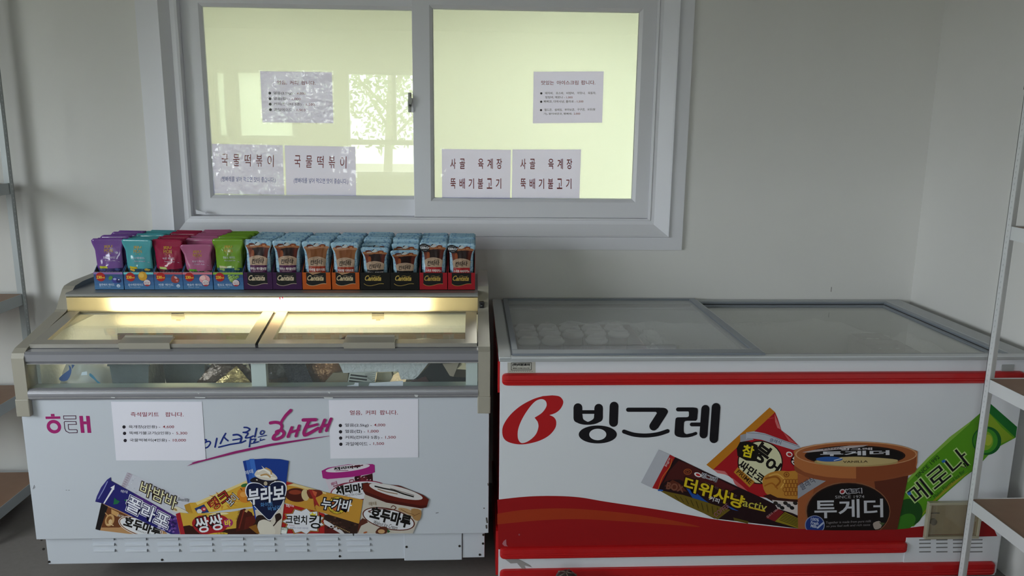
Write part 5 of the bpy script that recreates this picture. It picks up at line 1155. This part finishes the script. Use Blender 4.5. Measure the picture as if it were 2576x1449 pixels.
# ================================================================ SHELF RACKS
steel = mat('shelf_steel', (.70, .72, .73, 1), .35, bump=.01, bscale=50); steel_g = mat('shelf_steel_grey', (.42, .45, .46, 1), .4, .1)
board_m = mat('brown_board', (.30, .175, .11, 1), .5, var=.1, vscale=25); hole_m = mat('post_hole', (.60, .62, .63, 1), .5); hole_d = mat('post_hole_dark', (.04, .04, .04, 1), .6)
def rack(x0, x1, y0, y1, ztop, zs, label, pw, base, st, lip=.042, face=-1):
    """x0..x1 by y0..y1 footprint, shelves at zs (top of board)"""
    t = thing('shelf_rack', label, 'shelf rack', base)
    for (x, y, sx_, sy_) in ((x0, y0, 1, 1), (x1, y0, -1, 1), (x0, y1, 1, -1), (x1, y1, -1, -1)):
        m = MB()
        m.box((x, y, FZ), (x+sx_*pw, y+sy_*.002, ztop), st); m.box((x, y, FZ), (x+sx_*.002, y+sy_*pw*.75, ztop), st)
        k = 0; z = FZ+.06
        while z < ztop-.03:
            yy = y-sy_*.0006
            for s in (.30, .70):
                if (k+int(s*10)) % 2: m.box((x+sx_*pw*(s-.09), min(yy, y), z), (x+sx_*pw*(s+.09), max(yy, y), z+.0035), hole_m)
            xx = x-sx_*.0006
            m.box((min(xx, x), y+sy_*pw*.3, z+.01), (max(xx, x), y+sy_*pw*.45, z+.016), hole_m)
            z += .0185; k += 1
        for z2 in zs[1:]:
            for dz in (-.012, -.034): m.tube((x+sx_*pw*.5, y-sy_*.0012, z2+dz), (x+sx_*pw*.5, y, z2+dz), .0035, hole_d, 10)
        part(m, 'post', t)
    for z in zs:
        m = MB(); m.box((x0+.004, y0+.004, z-.012), (x1-.004, y1-.004, z), board_m); b = part(m, 'shelf_board', t)
        m = MB()
        m.box((x0+.003, y0+.003, z-lip), (x0+.005, y1-.003, z+.003), st); m.box((x1-.005, y0+.003, z-lip), (x1-.003, y1-.003, z+.003), st)
        m.box((x0+.005, y0+.003, z-lip), (x1-.005, y0+.005, z+.003), st); m.box((x0+.005, y1-.005, z-lip), (x1-.005, y1-.003, z+.003), st)
        part(m, 'shelf_rail', b)
    return t
zl = [onY(114, 1191, -.12).z, onY(87, 971.5, -.12).z, onY(44, 741, -.12).z, onY(8, 462, -.12).z]
rack(-2.80, -1.873, -.56, -.10, HC+.50, zl, 'grey steel shelf rack with brown boards at the left of the slanted freezer', .035, (-2.33, -.33, FZ), steel_g)
YPST = -1.0
pr_ = [onY(2490, 955, YPST).z, onY(2437, 1257, YPST).z]
x0_ = onY(2471, 1000, YPST).x
rack(x0_, XR-.012, -1.75, YPST, HC+.13, [onY(2425, 1449, YPST).z-.04, pr_[1]+.004, pr_[0]+.004, onY(2533, 573, YPST).z+.004], 'white steel shelf rack with brown boards in front of the red striped freezer', .031, (1.85, -1.37, FZ), steel, lip=.040)
m = MB(); x_ = x0_; m.box((x_-.002, YPST-.035, HC+.13), (x_+.035, YPST+.003, HC+.142), dark)
part(m, 'post_cap', bpy.data.objects['shelf_rack.001'])

# dark ribbed thing standing on the floor in front of the red freezer
c = onY(1425, 1455, -1.02)
t = thing('wrapped_bundle', 'dark ribbed rounded bundle poking up at the bottom edge before the red freezer', 'bundle', (c.x, c.y, FZ))
m = MB(); nb = mat('dark_bundle', (.035, .030, .028, 1), .4, .0, bump=.4, bscale=60, var=.5, vscale=25); vs = []; fs = []; n_ = 48; prof_ = [(0, .020), (.010, .022), (.024, .018), (.038, .004), (.046, -.02), (.048, -.05), (.045, -.10), (.05, c.z*-1+FZ+.0)]
prof_[-1] = (.05, FZ-c.z)
for (r, z) in prof_:
    for i in range(n_):
        a = 2*math.pi*i/n_; k = 1+.07*math.cos(a*8)*(1 if r > .005 else 0); vs.append((c.x+r*k*math.cos(a), c.y+r*k*math.sin(a), c.z+z))
for j in range(len(prof_)-1):
    for i in range(n_): fs.append([j*n_+i, j*n_+(i+1) % n_, (j+1)*n_+(i+1) % n_, (j+1)*n_+i])
m.add(vs, fs, nb, True); part(m, 'body', t)
m = MB(); 
for k in range(5):
    a = k*1.2; m.tube((c.x, c.y, c.z+.022), (c.x+.034*math.cos(a), c.y+.034*math.sin(a), c.z+.013), .004, mat('bundle_cord', (.16, .13, .10, 1), .6), 8, .003)
part(m, 'cord', t)
# thin pencil mark on the wall above the freezer
p = onY(2091, 728, YW); m = MB(); m.box((p.x-.001, YW-.0008, p.z-.011), (p.x+.001, YW, p.z+.011), mat('pencil', '#55524c', .7)); w = m.build('wall_mark'); w['kind'] = 'structure'

# ================================================================ DISPLAY BOXES AND DRINK POUCHES
BX_Y = -.545; BZ = SZ+.0006
BW, BD, BHF, BHB = .1045, .288, .0655, .130
grey_in = mat('grey_board', (.20, .18, .165, 1), .7)
SPX = [(237, 310), (312, 387), (388, 459.5), (460.5, 535), (537, 612), (613, 685), (686, 759.5), (761, 832), (835, 904), (906, 981), (982, 1054.5), (1055.5, 1125), (1127, 1195)]
def boxmat(n, c): return mat(n, c, .5, spec=.15)
def mapY(x0, z0, y):
    """picture units are millimetres on the front of the box, y downwards from its top edge"""
    return lambda px, py, o: Vector((x0+px/1000, y-o, z0-py/1000))
FRUIT = [
  dict(c='#6f4890', c2='#2c2c5c', strip='#8a6aa8', name='purple', ko='블루베리 에이드', en='Blueberry Ade', band='#b4b41e'),
  dict(c='#4a9aa2', c2='#1c4a5c', strip='#6cc0c4', name='turquoise', ko='순수레몬에이드', en='Pure Lemonade', band='#c0a818'),
  dict(c='#931c40', c2='#2a2030', strip='#b4525c', name='crimson', ko='석류 에이드', en='Pomegranate Ade', band='#a8b464'),
  dict(c='#a85c80', c2='#3a4a3a', strip='#c87080', name='pink', ko='복숭아 에이드', en='Peach Ade', band='#5a9a2c'),
  dict(c='#6c9626', c2='#16485c', strip='#84aa3a', name='green', ko='청포도 에이드', en='Green grape Ade', band='#b8b48a')]
COFFEE = [
  dict(n='purple', base='#3c1d45', band='#4c1c44', ko='아이스 헤이즐넛향', en='ICED HAZELNUT', liquid='#3a150e', gold='#cbb89a'),
  dict(n='orange', base='#b4541e', band='#96321c', ko='카라멜 마키아토', en='ICED CARAMEL MACCHIATO', liquid='#7c4a28', gold='#c9b48c'),
  dict(n='black', base='#171614', band='#1c1a1c', ko='아이스 블랙커피', en='ICED BLACK', liquid='#341410', gold='#c0a24e'),
  dict(n='red', base='#9c1c26', band='#a01c22', ko='스위트 아메리카노', en='ZERO', liquid='#381410', gold='#b09244')]
def display_box(i, x0, w, label, outer):
    t = thing('display_box', label, 'display box', (x0+w/2, BX_Y+BD/2, BZ), 'drink display boxes on the canopy')
    m = MB(); th = .0018; y0, y1 = BX_Y, BX_Y+BD
    m.box((x0, y0, BZ), (x0+w, y0+th, BZ+BHF), outer); m.box((x0, y1-th, BZ), (x0+w, y1, BZ+BHB), outer); m.box((x0, y0, BZ), (x0+w, y1, BZ+th), outer)
    side = [(y0, BZ), (y1, BZ), (y1, BZ+BHB), (y0+.105, BZ+BHB), (y0+.085, BZ+BHB-.004), (y0+.004, BZ+BHF)]
    m.prism(side, 'x', x0, x0+th, outer); m.prism(side, 'x', x0+w-th, x0+w, outer)
    b = part(m, 'carton', t)
    m = MB(); m.prism([(a+.0001, z-.0002) for a, z in side], 'x', x0+th, x0+th+.0004, grey_in); m.prism([(a+.0001, z-.0002) for a, z in side], 'x', x0+w-th-.0004, x0+w-th, grey_in); m.box((x0+th, y0+th, BZ+th), (x0+w-th, y0+th+.0004, BZ+BHF-.001), grey_in)
    m.box((x0+th, y1-th-.0004, BZ+th), (x0+w-th, y1-th, BZ+BHB-.001), grey_in); part(m, 'inside', t, 'plain grey inside')
    return t
def fruit_print(t, d, i, x0, w):
    p = Print(mapY(x0, BZ+BHF, BX_Y), .00004, .0001); W_ = w*1000
    for k, col in enumerate(('#33507c', '#385e8e', '#3d6797', '#43719d')): p.poly([(0, 6+k*14.5), (W_, 6+k*14.5), (W_, min(65.5, 21+k*14.5)), (0, min(65.5, 21+k*14.5))], col)
    p.poly([(0, 0), (W_, 0), (W_, 8.5), (0, 8.5)], d['strip'])
    for k in range(10): p.ell(W_*(k+.5)/10, .2, 4.2, 1.6, grey_in, n=12)
    p.ell(24, 18, 16.5, 16.5, '#a81e1e').text('230', 10, 24, 18, 10, '#e2c43c', bold=.03, shear=.1).text('ml', 29.5, 23, 8.5, 5.5, '#e2c43c', bold=.02)
    if i == 0:
        p.poly([(54, 18), (62, 14), (68, 22), (58, 30), (52, 26)], '#5a8a3a', 2).ell(75, 30, 12, 11, '#3a3f8c').ell(87, 32, 9, 8, '#22245c').ell(74, 26, 6, 4, '#9aa0d0').ell(88, 28, 3, 2, '#d0d4ea')
    elif i == 1: p.ell(68, 15, 16, 17, '#c9962c').ell(64, 12, 9, 9, '#dcb24e')
    elif i == 2: p.poly([(62, 20), (70, 11), (78, 16), (90, 26), (86, 38), (72, 40), (62, 34)], '#963a34', 3).ell(78, 20, 6, 4, '#d0a0a0', 40).ell(82, 32, 4, 3, '#c88080')
    elif i == 3: p.ell(78, 26, 19, 16, '#d99aa0').ell(72, 21, 10, 8, '#e6bcb8').stroke([(80, 11), (84, 24), (82, 38)], 1.2, '#b8606c', sm=3)
    else:
        for (a, b) in ((58, 14), (66, 18), (60, 22), (70, 26), (64, 30), (74, 15), (82, 20), (76, 22), (88, 16), (70, 34)): p.ell(a, b, 6, 5.5, ('#7a9a4a', '#8fae5c', '#6a8a3c')[(a+b) % 3]).ell(a-2, b-2, 1.6, 1.3, '#c6d8a0')
    p.text(d['ko'], 14 if i else 17, 51, 54, 8.5, '#c3d3e6', bold=.02).text(d['en'], 17, 58, 40, 5.5, '#9ab8d6', shear=.3)
    if i in (1, 3, 4): p.ell(82 if i == 1 else 81, 40, 12.5, 12.5, '#9c2a30').ell(82 if i == 1 else 81, 39.5, 11.6, 11.2, '#dcd8da').text('HACCP', 72.5, 42, 18, 4.2, '#8a2a34', bold=.04).stroke([(75, 34), (88, 33)], 1.4, '#8a6a70').stroke([(76, 46), (88, 45)], 1.4, '#8a6a70').poly([(72.5, 47), (91, 47), (86, 51), (78, 51)], '#a8262c')
    else: p.ell(85, 51, 6.5, 6, '#c6d2de').ell(85, 52.5, 4.5, 3, '#8fb0ce')
    p.build('front_print', t, 'printed front')
def coffee_print(t, d, x0, w):
    p = Print(mapY(x0, BZ+BHF, BX_Y), .00004, .0001); W_ = w*1000; dk = '#141414'
    wav = smooth([(14, 42), (24, 48), (38, 49.5), (52, 47), (66, 43), (76, 41.5), (86, 42)], 4, False)
    if d['n'] != 'black': p.poly([(14, 1), (86, 1)]+wav[::-1], dk)
    p.stroke(wav, 1.5, d['gold']); p.stroke(smooth([(42, 14), (52, 12), (60, 14.5), (70, 13.5), (74, 12.5)], 4, False), 1.1, d['gold'])
    p.text('C', 18, 30, 15, 19, d['gold'], 0, bold=.02, shear=.35); p.text('antata', 30, 30, 47, 13.5, d['gold'], 0, bold=.035, shear=.35)
    if d['n'] == 'orange': p.poly([(20, -.4), (70, -.4), (56, 4), (44, 7), (38, 9), (30, 4)], '#a8805c')
    p.build('front_print', t, 'printed front')
# ---- pouches
from mathutils import noise
def pouch_surf(w, h, T, seed, amp):
    """front(u,v,o) and back(u,v): u -1..1 across, v 0..1 upwards, local coordinates, front is -y"""
    def th(u, v):
        k = min(1, v/.10)**.5 if v < .10 else 1.0
        s = 1.0 if v < .25 else max(0.0, 1-((v-.25)/.60)**1.15) if v < .85 else 0.0
        base = .30+.70*min(1, v/.25)
        return T*.5*s*(max(0, 1-abs(u)**2.6))*(.55+.45*base)+(.0035*(1-v/.1)*(1-u*u) if v < .1 else 0)
    def hw(v):
        k = min(1, max(0, (v-.74)/.20)); k = k*k*(3-2*k)
        return w*.5*(.81+.02*min(1, v/.4)+.17*k)
    def wr(u, v, s):
        a = amp*max(0, 1-abs(v-.48)*2.1)**.7
        return a*noise.noise(Vector((u*1.8+seed*7, v*3.4, s*3+seed)))+a*.5*noise.noise(Vector((u*4+seed, v*6.5, s*2.)))
    bend = .010*math.sin(seed*2.1); curl = .006*math.cos(seed*1.3)
    def front(u, v, o=0):
        cz = 0
        if v > .93 and abs(u) > .90: cz = -h*.035*((abs(u)-.90)/.10)**2*((v-.93)/.07)
        mid = bend*(v*v)+curl*u*v*v
        return Vector((u*hw(v), mid-th(u, v)-max(0, 1-abs(u)**4)*wr(u, v, 0)-o, v*h+cz))
    def back(u, v):
        cz = 0
        if v > .93 and abs(u) > .90: cz = -h*.035*((abs(u)-.90)/.10)**2*((v-.93)/.07)
        mid = bend*(v*v)+curl*u*v*v
        return Vector((u*hw(v), mid+th(u, v)+.0006+max(0, 1-abs(u)**4)*wr(u, v, 1)*.3, v*h+cz))
    return front, back
def pouch_mesh(mname, w, h, T, seed, m, amp):
    fr_, bk = pouch_surf(w, h, T, seed, amp); mb = MB(); mb.flat = True; nu, nv = 14, 20
    us = [-1+2*i/nu for i in range(nu+1)]; vs_ = [j/nv for j in range(nv+1)]
    vs = [fr_(u, v) for v in vs_ for u in us]; N = len(vs); vs += [bk(u, v) for v in vs_ for u in us]; fs = []
    for j in range(nv):
        for i in range(nu):
            a = j*(nu+1)+i; fs.append([a, a+1, a+nu+2, a+nu+1]); fs.append([N+a+1, N+a, N+a+nu+1, N+a+nu+2])
        for i in (0, nu):
            a = j*(nu+1)+i; b = a+nu+1; fs.append([a, b, N+b, N+a] if i == 0 else [a, N+a, N+b, b])
    for i in range(nu):
        fs.append([i, N+i, N+i+1, i+1]); a = nv*(nu+1)+i; fs.append([a, a+1, N+a+1, N+a])
    mb.add(vs, fs, m, True)
    me = bpy.data.meshes.new(mname); me.from_pydata(mb.v, [], mb.f); me.materials.append(m); me.polygons.foreach_set('use_smooth', [True]*len(mb.f)); me.update()
    return me, fr_
def ice_film():
    m = mat('ice_blue_film', '#8fb4cc', .16, spec=.6, bump=.05, bscale=30); nt = m.node_tree; b = nt.nodes['Principled BSDF']
    t = nt.nodes.new('ShaderNodeTexCoord'); v = nt.nodes.new('ShaderNodeTexVoronoi'); v.inputs['Scale'].default_value = 95; v.feature = 'F1'
    n = nt.nodes.new('ShaderNodeTexNoise'); n.inputs['Scale'].default_value = 130
    r = nt.nodes.new('ShaderNodeValToRGB'); e = r.color_ramp.elements; e[0].position = .36; e[0].color = hexc('#6a8fb4'); e[1].position = .56; e[1].color = hexc('#9bbccd')
    a = r.color_ramp.elements.new(.46); a.color = hexc('#92b4c8')
    nt.links.new(t.outputs['Object'], n.inputs['Vector']); nt.links.new(n.outputs['Fac'], r.inputs[0]); nt.links.new(r.outputs[0], b.inputs['Base Color']); return m
film_c = ice_film()
FW_, FH_, CW_, CH_ = .112, .178, .104, .172
def uvmap(front, w, h, K):
    """millimetres: x from the left edge, y down from the top"""
    return lambda px, py, o: front(max(-1, min(1, (px-w*500)/(w*500*.92))), max(0, min(1, 1-K*py/(h*1000))), o)
def pouch_print(me_front, w, h, kind, d, base):
    p = Print(uvmap(me_front, w, h, .66 if kind == 'fruit' else .72), .00012, .0005); p.div = 6; p.tdiv = 4
    if kind == 'fruit':
        p.poly([(6, 165), (106, 165), (106, 215), (6, 215)], d['c2']).poly([(16, 153), (46, 154), (50, 165), (18, 166)], d['band'])
        G = '#c49a2c'
        p.text('JEJU', 41, 56, 29, 17, G, bold=.012); p.text('MON', 40, 78, 32, 19, G); p.stroke([(46, 85), (49, 83), (52, 85)], 1.4, G).stroke([(60, 85), (63, 83), (66, 85)], 1.4, G)
        p.text(d['ko'], 34, 112, 48, 13, '#d8cfe0', bold=.0); p.text(d['en'], 40, 127, 42, 9, '#c9b8d0', shear=.3); p.stroke([(92, 128), (97, 131)], 1.4, '#c9b8d0')
        for (x, y, r) in ((24, 171, 6), (34, 173, 7), (84, 170, 7), (92, 173, 6)): p.ell(x, y, r, r*.9, {'purple': '#3a4a7c', 'turquoise': '#c9a43c', 'crimson': '#5a1420', 'pink': '#c98890', 'green': '#7c9c4a'}[d['name']])
    else:
        L_ = d['liquid']
        p.poly([(9, 38), (95, 38), (87, 104), (17, 104)], L_)
        p.poly([(9, 38), (27, 38), (32, 104), (17, 104)], '#6a3020' if d['n'] != 'orange' else '#8c5a36').poly([(80, 38), (95, 38), (87, 104), (76, 104)], '#5a2418' if d['n'] != 'orange' else '#8c5a36')
        p.poly([(10, 30), (26, 26), (44, 29), (66, 26), (93, 30), (95, 41), (66, 38), (40, 43), (9, 41)], '#a8785a' if d['n'] == 'orange' else '#96603c', 2)
        p.poly([(18, 28), (24, 19), (38, 20), (42, 28), (32, 32), (20, 32)], '#5c2a1c', 2).poly([(22, 30), (38, 26), (42, 33), (24, 36)], '#b8a498').poly([(40, 25), (46, 13), (56, 12), (62, 22), (54, 30), (44, 30)], '#b9bfc0').poly([(40, 25), (46, 13), (52, 13), (44, 22)], '#241512').poly([(60, 28), (68, 18), (80, 20), (82, 30), (72, 33)], '#7c3c22', 2).poly([(66, 26), (76, 24), (80, 31), (70, 33)], '#b07850')
        if d['n'] != 'orange':
            p.poly([(34, 44), (70, 44), (68, 86), (40, 88)], '#22110f', 2).poly([(24, 60), (34, 54), (36, 80), (26, 92)], '#8a4624', 2)
        arch = smooth([(14, 96), (28, 85), (52, 80), (76, 85), (90, 96)], 4, False)
        p.poly(arch+[(86, 130), (18, 130)], '#a98f78'); p.stroke(smooth([(24, 94), (36, 88.5), (50, 86), (64, 88)], 3, False), .8, '#7c6450')
        p.text('칸타타', 27, 123, 50, 25, '#1c1412', -4, bold=.02, shear=.25); p.stroke([(54, 96), (62, 92), (72, 92)], 1.6, '#1c1412', sm=3)
        p.poly([(18, 129), (86, 129), (86, 166), (18, 166)], d['band'])
        if d['n'] in ('orange', 'red'): p.text('아이스', 21, 138, 12, 6, '#c9b0a0')
        p.text(d['ko'], 20, 154, 64, 14, '#d6cac8', bold=.03); p.text(d['en'], 30, 162, 40, 4.5, '#b8a4a0') if d['n'] != 'red' else p.poly([(18, 158), (86, 158), (86, 172), (18, 172)], '#1a191b').text('ZERO', 38, 169, 28, 9, '#d6d2d4', bold=.04)
        if d['n'] == 'red': p.ell(18, 32, 17, 22, '#1d1f22').text('ZERO', 2, 37, 32, 11, '#cfd0d2', bold=.05).text('CALORIES', 9, 21, 18, 4, '#a8a8aa').text('SUGAR', 11, 47, 14, 4.4, '#a8a8aa')
    o = p.mb.build('printed_label'); me = o.data; bpy.data.objects.remove(o); return me
ORD = ['front', 'second', 'third', 'fourth', 'fifth', 'sixth', 'seventh', 'eighth', 'ninth', 'last']
def pouch_row(i, x0, w, kind, d, nP, boxlabel, lean0, dz0, word, fm):
    rnd = random.Random(100+i)
    pw, ph, T = (FW_, FH_, .026) if kind == 'fruit' else (CW_, CH_, .026)
    var = []
    for k in range(3):
        me, frn = pouch_mesh('pouch_body', pw, ph, T, i*1.37+k*2.3+.5, fm, .0058 if kind == 'fruit' else .0042)
        var.append((me, pouch_print(frn, pw, ph, kind, d, None) if k < 2 else None))
    sp = (BD-.055)/(nP-1)
    for n in range(nP):
        k = 0 if n == 0 else 1 if n == 1 else 1+(n % 2); yo = .004 if (n in (1, 2) and i in (9, 10)) else 0
        me, pm = var[k]
        o = bpy.data.objects.new('drink_pouch', me); COL.objects.link(o)
        y = BX_Y+.0215+n*sp+yo+(lean0*.075 if n == 0 else lean0*.035 if n == 1 else 0)
        o.location = (x0+w/2+(rnd.uniform(-.001, .001) if n else 0), y+.002, BZ+.003+(dz0+lean0*.016 if n == 0 else dz0*.5+lean0*.008 if n == 1 else rnd.uniform(.001, .008)))
        if n == 0: o.scale = (1, 1, {3: .93, 9: .89, 10: .86}.get(i, 1))
        if n == 1 and i in (9, 10): o.scale = (1, 1, .95)
        ln = lean0 if n == 0 else lean0*.45 if n == 1 else rnd.uniform(-.05, .055)
        o.rotation_euler = (ln, rnd.uniform(-.008, .008), rnd.uniform(-.025, .025))
        tag(o, '%s %s pouch in the %s' % (ORD[n] if n < nP-1 else 'rearmost', word, boxlabel), 'drink pouch', 'drink pouches on the canopy')
        if n < 2 and pm is not None:
            c_ = bpy.data.objects.new('printed_label', pm); COL.objects.link(c_); c_.parent = o
blue_c = boxmat('box_blue', '#3f6a9c')
fl_l = ['leftmost blue box with blueberries', 'second blue box with a lemon', 'third blue box with a pomegranate', 'fourth blue box with a peach', 'fifth blue box with green grapes']
leans = [.10, .07, .14, .20, .06]; dzs = [.004, .004, 0.002, 0, .006]
for i, d in enumerate(FRUIT):
    a, b = onY(SPX[i][0], 706, BX_Y).x, onY(SPX[i][1], 706, BX_Y).x; w = b-a
    t = display_box(i, a, w, '%s, holding %s pouches' % (fl_l[i], d['name']), blue_c); fruit_print(t, d, i, a, w)
    fm = mat('fruit_film_'+d['name'], d['c'], .08, spec=.7, bump=.05, bscale=22)
    pouch_row(i, a, w, 'fruit', d, 8, fl_l[i], leans[i], dzs[i], d['name']+' drink', fm)
cl = ['left purple coffee box', 'right purple coffee box', 'left orange coffee box', 'right orange coffee box', 'left black coffee box', 'right black coffee box', 'left red coffee box', 'right red coffee box']
cle = [.05, .04, .07, .05, .22, .17, .04, .03]; cdz = [.008, .008, .004, .002, .0, .0, .002, .0]
for j in range(8):
    i = 5+j; d = COFFEE[j//2]
    a, b = onY(SPX[i][0], 706, BX_Y).x, onY(SPX[i][1], 706, BX_Y).x; w = b-a
    t = display_box(i, a, w, cl[j]+' with gold script on a dark panel', boxmat('box_'+d['n'], d['base'])); coffee_print(t, d, a, w)
    pouch_row(i, a, w, 'coffee', d, 8, cl[j], cle[j], cdz[j], 'ice blue coffee', film_c)
